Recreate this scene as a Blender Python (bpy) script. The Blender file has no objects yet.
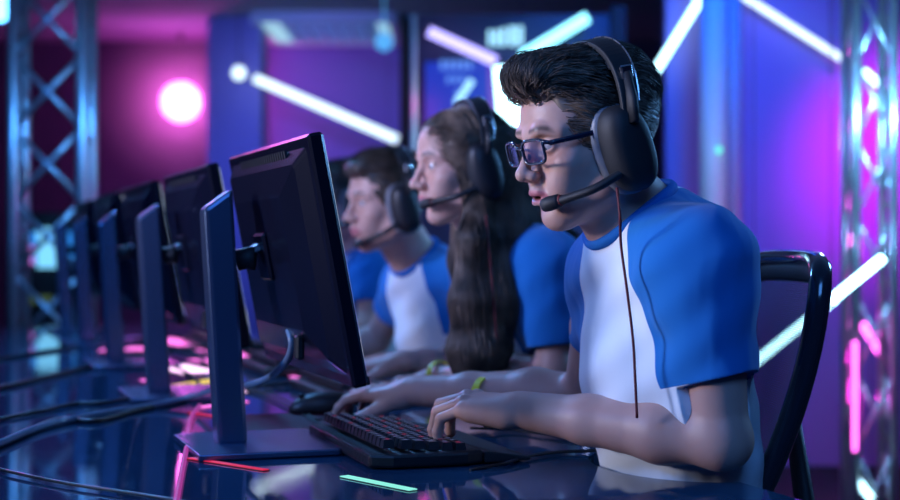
import bpy, math, random
import numpy as np
from mathutils import Vector, Matrix
random.seed(7); RNG = np.random.default_rng(11)
SC = bpy.context.scene
COL = SC.collection
FPX = 1500.0; HZ = 243.0; CZ = 1.04; DESK = 0.74
def P(px, py, d):
    """a point of the room measured from the camera station (metres)"""
    return np.array([(px-450)/FPX*d, d, CZ+(HZ-py)/FPX*d])
R_ = np.array([-.319, .948, 0.]); R_ /= np.linalg.norm(R_)     # along the row of seats
N_ = np.array([-R_[1], R_[0], 0.])                              # from the players to the screens
E0 = np.array([.335, 2.009, 0.])                                # a point of the players' desk edge
def ST(s, t, z=0.): return E0 + R_*s + N_*t + np.array([0, 0, z])

# ------------------------------------------------------------------ materials
def srgb(r, g, b):
    f = lambda c: (c/255/12.92) if c/255 <= .04045 else ((c/255+.055)/1.055)**2.4
    return (f(r), f(g), f(b), 1)
def mat(name, color=(.5,.5,.5), rough=.5, metal=0., emit=None, es=0., bump=0., bscale=40., vary=0., alpha=1., sss=0., spec=.5, coat=0., sheen=0., ior=1.5, trans=0., stretch=(1,1,1)):
    m = bpy.data.materials.new(name); m.use_nodes = True
    nt = m.node_tree; b = nt.nodes['Principled BSDF']
    c = tuple(color)[:3]+(1,)
    b.inputs['Base Color'].default_value = c
    b.inputs['Roughness'].default_value = rough
    b.inputs['Metallic'].default_value = metal
    b.inputs['Specular IOR Level'].default_value = spec
    b.inputs['IOR'].default_value = ior
    b.inputs['Coat Weight'].default_value = coat
    b.inputs['Sheen Weight'].default_value = sheen
    b.inputs['Transmission Weight'].default_value = trans
    b.inputs['Alpha'].default_value = alpha
    if sss:
        b.inputs['Subsurface Weight'].default_value = sss
        b.inputs['Subsurface Radius'].default_value = (.012, .005, .003)
        b.inputs['Subsurface Scale'].default_value = 1.
    if emit is not None:
        b.inputs['Emission Color'].default_value = tuple(emit)[:3]+(1,)
        b.inputs['Emission Strength'].default_value = es
    if bump or vary:
        tc = nt.nodes.new('ShaderNodeTexCoord'); mp = nt.nodes.new('ShaderNodeMapping')
        mp.inputs['Scale'].default_value = stretch
        nz = nt.nodes.new('ShaderNodeTexNoise'); nz.inputs['Scale'].default_value = bscale; nz.inputs['Detail'].default_value = 4
        nt.links.new(tc.outputs['Object'], mp.inputs[0]); nt.links.new(mp.outputs[0], nz.inputs['Vector'])
        if bump:
            bp = nt.nodes.new('ShaderNodeBump'); bp.inputs['Strength'].default_value = bump; bp.inputs['Distance'].default_value = .004
            nt.links.new(nz.outputs[0], bp.inputs['Height']); nt.links.new(bp.outputs[0], b.inputs['Normal'])
        if vary:
            mr = nt.nodes.new('ShaderNodeMapRange')
            mr.inputs['From Min'].default_value = .3; mr.inputs['From Max'].default_value = .7
            mr.inputs['To Min'].default_value = max(0, rough-vary); mr.inputs['To Max'].default_value = min(1, rough+vary)
            nt.links.new(nz.outputs[0], mr.inputs[0]); nt.links.new(mr.outputs[0], b.inputs['Roughness'])
    return m
def emat(name, color, strength):
    return mat(name, (.02,.02,.02), .4, emit=color, es=strength)

# ------------------------------------------------------------------ objects
def tag(o, label=None, cat=None, group=None, kind=None):
    if label: o['label'] = label
    if cat: o['category'] = cat
    if group: o['group'] = group
    if kind: o['kind'] = kind
    return o
def empty(name, loc, rot=None, label=None, cat=None, group=None):
    o = bpy.data.objects.new(name, None); COL.objects.link(o)
    o.empty_display_size = .05
    o.location = Vector([float(v) for v in loc])
    if rot is not None: o.rotation_euler = rot
    return tag(o, label, cat, group)
def wmat(o):
    m = o.matrix_basis.copy()
    return wmat(o.parent) @ m if o.parent else m
def link_mesh(name, verts, faces, material, parent=None, smooth=False, world=False, attrs=None):
    """one mesh object; world=True means the vertices are given in room coordinates"""
    verts = np.asarray(verts, dtype=np.float64).reshape(-1, 3)
    if world:
        if parent is not None:
            inv = np.array(wmat(parent).inverted())
            verts = verts @ inv[:3,:3].T + inv[:3,3]
            off = np.zeros(3)
        else:
            off = (verts.min(0)+verts.max(0))/2; off[2] = verts[:,2].min()
            verts = verts - off
    me = bpy.data.meshes.new(name)
    if isinstance(faces, np.ndarray):
        k = faces.shape[1]; nf = len(faces)
        me.vertices.add(len(verts)); me.vertices.foreach_set('co', verts.astype(np.float32).ravel())
        me.loops.add(nf*k); me.loops.foreach_set('vertex_index', faces.astype(np.int32).ravel())
        me.polygons.add(nf); me.polygons.foreach_set('loop_start', np.arange(0, nf*k, k, dtype=np.int32))
        me.update(calc_edges=True)
    else:
        me.from_pydata([tuple(v) for v in verts], [], faces)
    if smooth: me.polygons.foreach_set('use_smooth', np.ones(len(me.polygons), dtype=bool))
    if attrs:
        for k_, arr in attrs.items():
            if arr.ndim == 1:
                a = me.attributes.new(k_, 'FLOAT', 'POINT'); a.data.foreach_set('value', arr.astype(np.float32))
            else:
                a = me.attributes.new(k_, 'FLOAT_COLOR', 'POINT')
                a.data.foreach_set('color', np.c_[arr, np.ones(len(arr))].astype(np.float32).ravel())
    me.materials.append(material)
    me.update()
    o = bpy.data.objects.new(name, me); COL.objects.link(o)
    if parent is not None: o.parent = parent
    elif world: o.location = Vector(off)
    return o
def copy_tree(o, parent=None):
    c = o.copy(); COL.objects.link(c)
    if parent is not None: c.parent = parent
    for ch in [x for x in bpy.data.objects if x.parent == o]: copy_tree(ch, c)
    return c

class MB:
    """gathers shapes into one mesh"""
    def __init__(s): s.v = []; s.f = []
    def add(s, v, f):
        n = len(s.v); s.v += [tuple(map(float, p)) for p in v]; s.f += [tuple(i+n for i in q) for q in f]; return s
    def box(s, c, size, R=None, bev=0.):
        hx, hy, hz = [x/2 for x in size]
        c = np.array(c, float); R = np.eye(3) if R is None else np.array(R)
        if bev <= 0:
            pts = [(x*hx, y*hy, z*hz) for z in (-1,1) for y in (-1,1) for x in (-1,1)]
            fs = [(0,2,3,1),(4,5,7,6),(0,1,5,4),(2,6,7,3),(0,4,6,2),(1,3,7,5)]
        else:
            b = min(bev, hx*.95, hy*.95, hz*.95); pts = []; fs = []
            idx = {}
            for sx in (-1,1):
                for sy in (-1,1):
                    for sz in (-1,1):
                        for ax in range(3):
                            p = [sx*(hx-b), sy*(hy-b), sz*(hz-b)]
                            p[ax] = (sx*hx, sy*hy, sz*hz)[ax]
                            idx[(sx,sy,sz,ax)] = len(pts); pts.append(tuple(p))
            def fix(f):
                p = [np.array(pts[i]) for i in f]; n = np.cross(p[1]-p[0], p[2]-p[0])
                return f if np.dot(n, sum(p)) > 0 else f[::-1]
            o4 = [(-1,-1),(1,-1),(1,1),(-1,1)]
            for ax in range(3):
                u, w = [a for a in range(3) if a != ax]
                for sg in (-1,1):
                    f = []
                    for a, bb in o4:
                        k = [0,0,0]; k[ax] = sg; k[u] = a; k[w] = bb; f.append(idx[(*k, ax)])
                    fs.append(fix(tuple(f)))
                for a, bb in o4:
                    k = [0,0,0]; k[u] = a; k[w] = bb
                    k0 = list(k); k1 = list(k); k0[ax] = -1; k1[ax] = 1
                    fs.append(fix((idx[(*k0,u)], idx[(*k1,u)], idx[(*k1,w)], idx[(*k0,w)])))
            for sx in (-1,1):
                for sy in (-1,1):
                    for sz in (-1,1):
                        fs.append(fix((idx[(sx,sy,sz,0)], idx[(sx,sy,sz,1)], idx[(sx,sy,sz,2)])))
        return s.add([c + R @ np.array(p) for p in pts], fs)
    def tube(s, pts, r, n=10, cap=True, flat=None):
        """sweep a ring along pts; r number or list; flat=(wx,wy) ellipse factors in the frame"""
        pts = [np.array(p, float) for p in pts]; m = len(pts)
        rr = [r]*m if np.isscalar(r) else list(r)
        T = []
        for i in range(m):
            t = pts[min(i+1,m-1)]-pts[max(i-1,0)]; T.append(t/(np.linalg.norm(t)+1e-12))
        up = np.array([0,0,1.]) if abs(T[0][2]) < .9 else np.array([1.,0,0])
        u = np.cross(T[0], up); u /= np.linalg.norm(u)
        V = []
        fx, fy = flat or (1,1)
        for i in range(m):
            u = u - T[i]*np.dot(u, T[i]); u /= np.linalg.norm(u)+1e-12; w = np.cross(T[i], u)
            for k in range(n):
                a = 2*math.pi*k/n
                V.append(pts[i] + (u*math.cos(a)*fx + w*math.sin(a)*fy)*rr[i])
        F = [(i*n+k, i*n+(k+1)%n, (i+1)*n+(k+1)%n, (i+1)*n+k) for i in range(m-1) for k in range(n)]
        if cap: F += [tuple(range(n))[::-1], tuple((m-1)*n+k for k in range(n))]
        return s.add(V, F)
    def cyl(s, a, b, r, n=16, r2=None): return s.tube([a, b], [r, r if r2 is None else r2], n)
    def sphere(s, c, r, n=16, sc=(1,1,1), R=None):
        R = np.eye(3) if R is None else np.array(R); V = []; F = []; m = n//2
        for i in range(1, m):
            th = math.pi*i/m
            for k in range(n):
                ph = 2*math.pi*k/n
                V.append(np.array(c)+R@(np.array([math.sin(th)*math.cos(ph)*sc[0], math.sin(th)*math.sin(ph)*sc[1], math.cos(th)*sc[2]])*r))
        V.append(np.array(c)+R@np.array([0,0,r*sc[2]])); V.append(np.array(c)-R@np.array([0,0,r*sc[2]]))
        t, bt = len(V)-2, len(V)-1
        for i in range(m-2):
            for k in range(n): F.append((i*n+k, (i+1)*n+k, (i+1)*n+(k+1)%n, i*n+(k+1)%n))
        for k in range(n): F.append((t, k, (k+1)%n)); F.append((bt, (m-2)*n+(k+1)%n, (m-2)*n+k))
        return s.add(V, F)
    def prism(s, poly, o, ex, ey, ez, depth):
        """polygon (list of 2D) in the plane ex, ey at o, extruded by depth along ez"""
        o, ex, ey, ez = [np.array(q, float) for q in (o, ex, ey, ez)]; n = len(poly)
        V = [o+ex*p[0]+ey*p[1] for p in poly]+[o+ex*p[0]+ey*p[1]+ez*depth for p in poly]
        F = [tuple(range(n))[::-1], tuple(range(n, 2*n))]+[(i, (i+1)%n, n+(i+1)%n, n+i) for i in range(n)]
        return s.add(V, F)
    def build(s, name, material, parent=None, smooth=False, world=False, bevel=0.):
        o = link_mesh(name, s.v, s.f, material, parent, smooth, world)
        if bevel:
            b = o.modifiers.new('bevel', 'BEVEL'); b.width = bevel; b.segments = 2; b.limit_method = 'ANGLE'
        return o
def rotm(x, y):
    """3x3 with columns x, y, x cross y"""
    x = np.array(x, float); x /= np.linalg.norm(x); y = np.array(y, float); y -= x*np.dot(x, y); y /= np.linalg.norm(y)
    return np.stack([x, y, np.cross(x, y)], 1)
ROW = rotm(R_, -N_)          # columns: along the row, towards the players, up
def spline(pts, n=8):
    """catmull-rom through the points"""
    p = [np.array(q, float) for q in pts]; p = [2*p[0]-p[1]]+p+[2*p[-1]-p[-2]]; out = []
    for i in range(1, len(p)-2):
        for k in range(n):
            t = k/n
            out.append(.5*((2*p[i])+(-p[i-1]+p[i+1])*t+(2*p[i-1]-5*p[i]+4*p[i+1]-p[i+2])*t*t+(-p[i-1]+3*p[i]-3*p[i+1]+p[i+2])*t**3))
    out.append(p[-2]); return out

# ------------------------------------------------------------------ implicit surfaces for organic forms
class Field:
    def __init__(s, lo, hi, h):
        s.h = h; s.o = np.array(lo, np.float32)
        s.n = np.ceil((np.array(hi)-np.array(lo))/h).astype(int)+1
        s.a = np.full(s.n, 1., np.float32)
        s.M = np.eye(4); s.S = 1.
    def frame(s, M=None):
        s.M = np.eye(4) if M is None else np.array(M); s.S = np.linalg.norm(s.M[:3,0])
    def pt(s, p): return s.M[:3,:3]@np.array(p, float)+s.M[:3,3]
    def _sub(s, lo, hi):
        i0 = np.clip(np.floor((lo-s.o)/s.h).astype(int), 0, s.n); i1 = np.clip(np.ceil((hi-s.o)/s.h).astype(int)+1, 0, s.n)
        if (i1 <= i0).any(): return None
        ax = [(s.o[k]+s.h*np.arange(i0[k], i1[k])).astype(np.float32) for k in range(3)]
        return tuple(slice(i0[k], i1[k]) for k in range(3)), ax[0][:,None,None], ax[1][None,:,None], ax[2][None,None,:]
    def _mix(s, sl, d, k, mode):
        a = s.a[sl]
        if mode == '+':
            if k > 0:
                hh = np.maximum(k-np.abs(a-d), 0)/k; s.a[sl] = np.minimum(a, d)-hh*hh*k*.25
            else: s.a[sl] = np.minimum(a, d)
        else:
            d = -d
            if k > 0:
                hh = np.maximum(k-np.abs(a-d), 0)/k; s.a[sl] = np.maximum(a, d)+hh*hh*k*.25
            else: s.a[sl] = np.maximum(a, d)
    def ell(s, c, r, R=None, k=.02, mode='+'):
        c = s.pt(c); r = np.array(r, float)*s.S; k *= s.S
        Rm = s.M[:3,:3]/s.S
        if R is not None: Rm = Rm@np.array(R)
        m = r.max()+max(k, .06*min(s.S, 1))+.012
        q = s._sub(c-m, c+m)
        if q is None: return
        sl, X, Y, Z = q; X = X-np.float32(c[0]); Y = Y-np.float32(c[1]); Z = Z-np.float32(c[2])
        k0 = 0; k1 = 0
        for j in range(3):
            u = X*np.float32(Rm[0,j])+Y*np.float32(Rm[1,j])+Z*np.float32(Rm[2,j])
            u2 = u*u; k0 = k0+u2*np.float32(1/r[j]**2); k1 = k1+u2*np.float32(1/r[j]**4)
        k0 = np.sqrt(k0); d = k0*(k0-1)/np.maximum(np.sqrt(k1), 1e-6)
        s._mix(sl, np.where(k0 < 1e-4, np.float32(-r.min()), d).astype(np.float32), np.float32(k), mode)
    def cap(s, a, b, ra, rb=None, k=.02, mode='+', flat=None):
        """tapered capsule; flat=(dir, factor) squeezes along dir"""
        a = s.pt(a); b = s.pt(b); ra *= s.S; rb = ra if rb is None else rb*s.S; k *= s.S
        m = max(ra, rb)+(max(k, .06) if k > .012 else k+.012)+.012
        if flat: m *= 1.15
        q = s._sub(np.minimum(a, b)-m, np.maximum(a, b)+m)
        if q is None: return
        sl, X, Y, Z = q; ba = b-a; L = float(ba@ba)+1e-12
        X = X-np.float32(a[0]); Y = Y-np.float32(a[1]); Z = Z-np.float32(a[2])
        t = np.clip((X*np.float32(ba[0])+Y*np.float32(ba[1])+Z*np.float32(ba[2]))/np.float32(L), 0, 1)
        X = X-t*np.float32(ba[0]); Y = Y-t*np.float32(ba[1]); Z = Z-t*np.float32(ba[2])
        d2 = X*X+Y*Y+Z*Z
        if flat:
            u = np.array(flat[0], float); u = (s.M[:3,:3]/s.S)@u; u /= np.linalg.norm(u)
            w = X*np.float32(u[0])+Y*np.float32(u[1])+Z*np.float32(u[2]); d2 = d2+w*w*np.float32(1/flat[1]**2-1)
        d = np.sqrt(d2)-np.float32(ra)-t*np.float32(rb-ra)
        s._mix(sl, d, np.float32(k), mode)
    def chain(s, pts, rs, k=.02, mode='+', flat=None):
        for i in range(len(pts)-1): s.cap(pts[i], pts[i+1], rs[i], rs[i+1], k, mode, flat)
    def half(s, p, n, k=.0, box=None):
        """keep only the side of the plane n points to"""
        p = s.pt(p); n = s.M[:3,:3]@np.array(n, float); n /= np.linalg.norm(n)
        if box is None: lo = s.o.astype(float); hi = lo+s.h*s.n
        else: lo, hi = box
        q = s._sub(np.array(lo, float), np.array(hi, float))
        if q is None: return
        sl, X, Y, Z = q
        d = (X-np.float32(p[0]))*np.float32(n[0])+(Y-np.float32(p[1]))*np.float32(n[1])+(Z-np.float32(p[2]))*np.float32(n[2])
        s._mix(sl, d, np.float32(k), '-')
    def sample(s, p):
        g = np.clip((p-s.o)/s.h, 0, s.n-1.001); i = g.astype(int); f = g-i; r = 0
        for dx in (0,1):
            for dy in (0,1):
                for dz in (0,1):
                    w = (f[:,0] if dx else 1-f[:,0])*(f[:,1] if dy else 1-f[:,1])*(f[:,2] if dz else 1-f[:,2])
                    r = r+w*s.a[i[:,0]+dx, i[:,1]+dy, i[:,2]+dz]
        return r
    def grad(s, p):
        e = s.h; g = np.stack([s.sample(p+np.eye(3)[k]*e)-s.sample(p-np.eye(3)[k]*e) for k in range(3)], 1)
        return g/(np.linalg.norm(g, axis=1, keepdims=True)+1e-9)
    def mesh(s):
        neg = s.a < 0
        sl = []
        for ax in range(3):
            w = np.nonzero(neg.any(axis=tuple(j for j in range(3) if j != ax)))[0]
            sl.append(slice(max(w[0]-2, 0), min(w[-1]+3, s.n[ax])))
        a = s.a[tuple(sl)]; org = s.o.astype(float)+s.h*np.array([q.start for q in sl]); sg = a < 0
        D = np.array(a.shape)
        c = np.zeros(D-1, np.uint8); cor = [(i, j, k) for i in (0,1) for j in (0,1) for k in (0,1)]
        for i, j, k in cor: c += sg[i:D[0]-1+i, j:D[1]-1+j, k:D[2]-1+k]
        act = (c > 0) & (c < 8); I = np.argwhere(act); n = len(I)
        ids = np.full(D-1, -1, np.int32); ids[act] = np.arange(n)
        V = np.stack([a[I[:,0]+i, I[:,1]+j, I[:,2]+k] for i, j, k in cor], 1)
        acc = np.zeros((n, 3)); cnt = np.zeros(n)
        for x in range(8):
            for y in range(x+1, 8):
                dd = np.array(cor[y])-np.array(cor[x])
                if np.abs(dd).sum() != 1: continue
                m = (V[:,x] < 0) != (V[:,y] < 0); va = V[m,x]; vb = V[m,y]; t = va/(va-vb)
                acc[m] += np.array(cor[x])+t[:,None]*dd; cnt[m] += 1
        pos = org+s.h*(I+acc/cnt[:,None]); Q = []
        for ax in range(3):
            s0 = [slice(1, -1)]*3; s1 = [slice(1, -1)]*3
            s0[ax] = slice(0, -1); s1[ax] = slice(1, None)
            u, w = (ax+1) % 3, (ax+2) % 3
            e = sg[tuple(s0)] != sg[tuple(s1)]; E = np.argwhere(e)
            off = np.ones(3, int); off[ax] = 0; E = E+off
            first = sg[E[:,0], E[:,1], E[:,2]]
            du = np.zeros(3, int); du[u] = 1; dw = np.zeros(3, int); dw[w] = 1
            g = lambda A: ids[A[:,0], A[:,1], A[:,2]]
            q = np.stack([g(E-du-dw), g(E-dw), g(E), g(E-du)], 1)
            q[~first] = q[~first][:, ::-1]
            Q.append(q)
        Q = np.concatenate(Q); Q = Q[(Q >= 0).all(1)]
        return pos, Q
# ================================================================== people
def skin_mat(name, base, lip, dark=(.05,.03,.02)):
    m = mat(name, base, .46, bump=.05, bscale=260, sss=.12, spec=.4)
    nt = m.node_tree; b = nt.nodes['Principled BSDF']
    at = nt.nodes.new('ShaderNodeAttribute'); at.attribute_name = 'tone'
    sep = nt.nodes.new('ShaderNodeSeparateColor'); nt.links.new(at.outputs['Color'], sep.inputs[0])
    nz = nt.nodes.new('ShaderNodeTexNoise'); nz.inputs['Scale'].default_value = 22
    mx0 = nt.nodes.new('ShaderNodeMix'); mx0.data_type = 'RGBA'
    mx0.inputs['A'].default_value = tuple(base)[:3]+(1,); mx0.inputs['B'].default_value = (base[0]*.93, base[1]*.8, base[2]*.78, 1)
    nt.links.new(nz.outputs[0], mx0.inputs['Factor'])
    mx = nt.nodes.new('ShaderNodeMix'); mx.data_type = 'RGBA'
    nt.links.new(sep.outputs[0], mx.inputs['Factor']); nt.links.new(mx0.outputs['Result'], mx.inputs['A']); mx.inputs['B'].default_value = lip+(1,)
    mx2 = nt.nodes.new('ShaderNodeMix'); mx2.data_type = 'RGBA'
    nt.links.new(sep.outputs[1], mx2.inputs['Factor']); nt.links.new(mx.outputs['Result'], mx2.inputs['A']); mx2.inputs['B'].default_value = dark+(1,)
    nt.links.new(mx2.outputs['Result'], b.inputs['Base Color'])
    return m
def shirt_mat():
    m = mat('jersey_cotton', (.8,.83,.86), .85, sheen=.15, spec=.2)
    nt = m.node_tree; b = nt.nodes['Principled BSDF']
    at = nt.nodes.new('ShaderNodeAttribute'); at.attribute_name = 'seam'
    mr = nt.nodes.new('ShaderNodeMapRange'); mr.inputs['From Min'].default_value = -.0008; mr.inputs['From Max'].default_value = .0008
    nt.links.new(at.outputs['Fac'], mr.inputs[0])
    mx = nt.nodes.new('ShaderNodeMix'); mx.data_type = 'RGBA'
    mx.inputs['A'].default_value = (.80,.84,.87,1); mx.inputs['B'].default_value = (.010,.17,.50,1)
    nt.links.new(mr.outputs[0], mx.inputs['Factor']); nt.links.new(mx.outputs['Result'], b.inputs['Base Color'])
    tc = nt.nodes.new('ShaderNodeTexCoord'); mp = nt.nodes.new('ShaderNodeMapping'); mp.inputs['Scale'].default_value = (1,1,.35)
    nz = nt.nodes.new('ShaderNodeTexNoise'); nz.inputs['Scale'].default_value = 11; nz.inputs['Detail'].default_value = 2; nz.inputs['Distortion'].default_value = .6
    n2 = nt.nodes.new('ShaderNodeTexNoise'); n2.inputs['Scale'].default_value = 700
    bp = nt.nodes.new('ShaderNodeBump'); bp.inputs['Strength'].default_value = .45; bp.inputs['Distance'].default_value = .02
    b2 = nt.nodes.new('ShaderNodeBump'); b2.inputs['Strength'].default_value = .12; b2.inputs['Distance'].default_value = .001
    nt.links.new(tc.outputs['Object'], mp.inputs[0]); nt.links.new(mp.outputs[0], nz.inputs['Vector']); nt.links.new(tc.outputs['Object'], n2.inputs['Vector'])
    nt.links.new(nz.outputs[0], bp.inputs['Height']); nt.links.new(n2.outputs[0], b2.inputs['Height']); nt.links.new(bp.outputs[0], b2.inputs['Normal'])
    nt.links.new(b2.outputs[0], b.inputs['Normal'])
    return m
M_SKIN = skin_mat('skin', (.60,.36,.29), (.50,.15,.16))
M_JERSEY = shirt_mat()
M_COLLAR = mat('collar_rib', (.012,.15,.50), .8, bump=.4, bscale=400, spec=.2)
M_JEANS = mat('dark_denim', (.02,.025,.05), .85, bump=.3, bscale=300)
M_SHOE = mat('shoe_rubber', (.03,.03,.035), .6, bump=.1, bscale=100)
M_EYE = mat('eye_white', (.42,.40,.41), .08, coat=.6, bump=.01)
M_IRIS = mat('iris', (.05,.07,.09), .1, coat=.8, bump=.02)
def hair_mat(name, c1, c2, scale=30):
    m = mat(name, c1, .38, spec=.5)
    nt = m.node_tree; b = nt.nodes['Principled BSDF']
    nz = nt.nodes.new('ShaderNodeTexNoise'); nz.inputs['Scale'].default_value = scale; nz.inputs['Detail'].default_value = 3
    tc = nt.nodes.new('ShaderNodeTexCoord'); nt.links.new(tc.outputs['Object'], nz.inputs['Vector'])
    cr = nt.nodes.new('ShaderNodeValToRGB'); cr.color_ramp.elements[0].position = .35; cr.color_ramp.elements[1].position = .65
    cr.color_ramp.elements[0].color = c1+(1,); cr.color_ramp.elements[1].color = c2+(1,)
    nt.links.new(nz.outputs[0], cr.inputs[0]); nt.links.new(cr.outputs[0], b.inputs['Base Color'])
    b.inputs['Anisotropic'].default_value = .5
    return m
M_HAIR1 = hair_mat('dark_brown_hair', (.045,.030,.023), (.24,.165,.12), 45)
M_HAIR2 = hair_mat('brown_hair', (.03,.019,.013), (.22,.145,.10), 16)
M_HAIR3 = hair_mat('black_hair', (.025,.018,.014), (.09,.062,.045))

def head_matrix(o, yaw, pitch, scale=1., roll=0.):
    ps, p = math.radians(yaw), math.radians(pitch)
    F = np.array([-math.cos(ps)*math.cos(p), -math.sin(ps)*math.cos(p), -math.sin(p)])
    L = np.array([math.sin(ps), -math.cos(ps), 0.])
    U = np.cross(F, L)
    if roll:
        r = math.radians(roll); L, U = L*math.cos(r)+U*math.sin(r), U*math.cos(r)-L*math.sin(r)
    M = np.eye(4); M[:3,0] = F*scale; M[:3,1] = L*scale; M[:3,2] = U*scale; M[:3,3] = o
    return M
def roty(a):
    a = math.radians(a); return np.array([[math.cos(a),0,math.sin(a)],[0,1,0],[-math.sin(a),0,math.cos(a)]])
def rotz(a):
    a = math.radians(a); return np.array([[math.cos(a),-math.sin(a),0],[math.sin(a),math.cos(a),0],[0,0,1]])
def head_forms(F, M, fem=False, mouth=.0015, nose=1.):
    """x forward, y to the person's left, z up, metres"""
    F.frame(M)
    j = .9 if fem else 1.
    F.ell((-.014,0,.036), (.091,.074,.080), k=.01)                       # cranium
    F.ell((.030,0,.046), (.052,.064,.056), k=.02)                        # forehead
    F.ell((.028,0,-.018), (.052,.060,.070), k=.02)                       # face
    F.ell((.036,0,-.062), (.043,.040*j,.036), k=.022)                    # mouth mound
    for s in (-1, 1):
        F.cap((.057,s*.014*j,-.089), (.004,s*.050*j,-.054), .0155*j, .021, k=.022)   # jaw
        F.cap((.006,s*.050*j,-.056), (-.010,s*.060,-.005), .020, .018, k=.025)
        F.ell((.052,s*.044,-.018), (.022,.019,.017), k=.02)              # cheekbone
        F.ell((.058,s*.030,-.045), (.022,.018,.022), k=.02)
    F.ell((.066,0,-.089), (.0175,.020*j,.016), k=.014)                   # chin
    b = .006 if fem else .0085
    for s in (-1, 1): F.chain([(.079,s*.006,.027),(.077,s*.028,.030),(.060,s*.047,.027)], [b,b,b*.9], k=.014)
    for s in (-1, 1):
        F.ell((.084,s*.031,.010), (.013,.017,.0125), k=.014, mode='-')   # socket
        F.ell((.0665,s*.0315,.0105), (.0142,.0150,.0140), k=.004)        # lids
    # nose
    F.cap((.080,0,.020), (.101*nose,0,-.018), .0065, .0085, k=.010)
    F.ell((.1035*nose,0,-.0225), (.0105,.0105,.0095), k=.006)
    for s in (-1, 1):
        F.ell((.093,s*.0115,-.0265), (.0095,.0070,.0075), k=.006)
        F.ell((.098,s*.0060,-.0350), (.0055,.0030,.0042), k=.003, mode='-')
    F.cap((.088,0,-.036), (.0885,0,-.044), .0065, .0065, k=.010)
    # lips
    o = mouth
    up = [(.0895,s_*.0,-.0500) for s_ in (0,)]
    for s in (-1, 1):
        F.chain([(.0905,0,-.0495),(.0885,s*.010,-.0500),(.0800,s*.0225,-.0555)], [.0058,.0052,.0030], k=.006)
        F.chain([(.0880,0,-.0605-o),(.0860,s*.010,-.0600-o),(.0790,s*.0215,-.0565)], [.0062,.0056,.0030], k=.006)
    F.ell((.087,0,-.0735), (.006,.014,.005), k=.008, mode='-')            # dip under the lip
    for s in (-1, 1):
        F.chain([(.099,0,-.0550-o*.5),(.095,s*.012,-.0552-o*.5),(.086,s*.022,-.0560)], [.0011+o*.5,.0010+o*.4,.0008], k=.003, mode='-')
    if o > .003: F.ell((.090,0,-.0552-o*.5), (.014,.013,o*.75), k=.002, mode='-')
    # eye openings
    for s in (-1, 1):
        F.ell((.082,s*.0325,.0095), (.018,.0128,.0043 if not fem else .0047), R=rotz(s*12), k=.0015, mode='-')
        # ear
        F.ell((-.006,s*.072,-.002), (.017,.0075,.030), R=rotz(s*18)@roty(-10), k=.006)
        F.ell((-.003,s*.080,.002), (.009,.006,.017), R=rotz(s*18)@roty(-10), k=.004, mode='-')
    F.frame()
def head_tone(pos, M):
    """lip and eyebrow masks"""
    Mi = np.linalg.inv(M); q = pos@Mi[:3,:3].T+Mi[:3,3]
    x, y, z = q[:,0], np.abs(q[:,1]), q[:,2]
    out = np.zeros((len(pos), 3))
    zc = -.0552-.1*np.clip(y-.012, 0, 1)
    lip = np.clip(1-np.maximum(np.abs(z-zc)/(.0108*np.sqrt(np.clip(1-(y/.0255)**2, 0, 1))+1e-5)-.85, 0)*6, 0, 1)*(y < .0255)*(x > .07)
    out[:,0] = lip
    zb = .0335+.10*(y-.008)-3.2*np.clip(y-.034, 0, 1)**2*10
    br = np.clip(1.25-np.abs(z-zb)/.0042, 0, 1)*np.clip((y-.010)/.004, 0, 1)*np.clip((.053-y)/.008, 0, 1)*(x > .045)
    lash = np.clip(1.3-np.abs(z-.0150+12*(y-.0325)**2)/.0016, 0, 1)*(np.abs(y-.0325) < .0135)*(x > .066)
    inm = (np.abs(z-zc-.0005) < .0045)*(y < .021)*np.clip((.0905-60*.0*y-x-y*.25)/.002, 0, 1)*(x > .06)
    out[:,1] = np.maximum(np.maximum(br*.8, lash*.85), inm)
    return out
def arm_forms(F, S, E, W, g=1.):
    S, E, W = map(np.array, (S, E, W))
    F.chain([S, S*.6+E*.4, E], [.047*g,.043*g,.034*g], k=.02)
    ex = (E-S)/np.linalg.norm(E-S); fx = (W-E)/np.linalg.norm(W-E)
    F.ell(E, (.036*g,)*3, k=.015)
    F.chain([E, E*.72+W*.28, E*.35+W*.65, W], [.034*g,.041*g,.032*g,.0255*g], k=.015)
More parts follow.
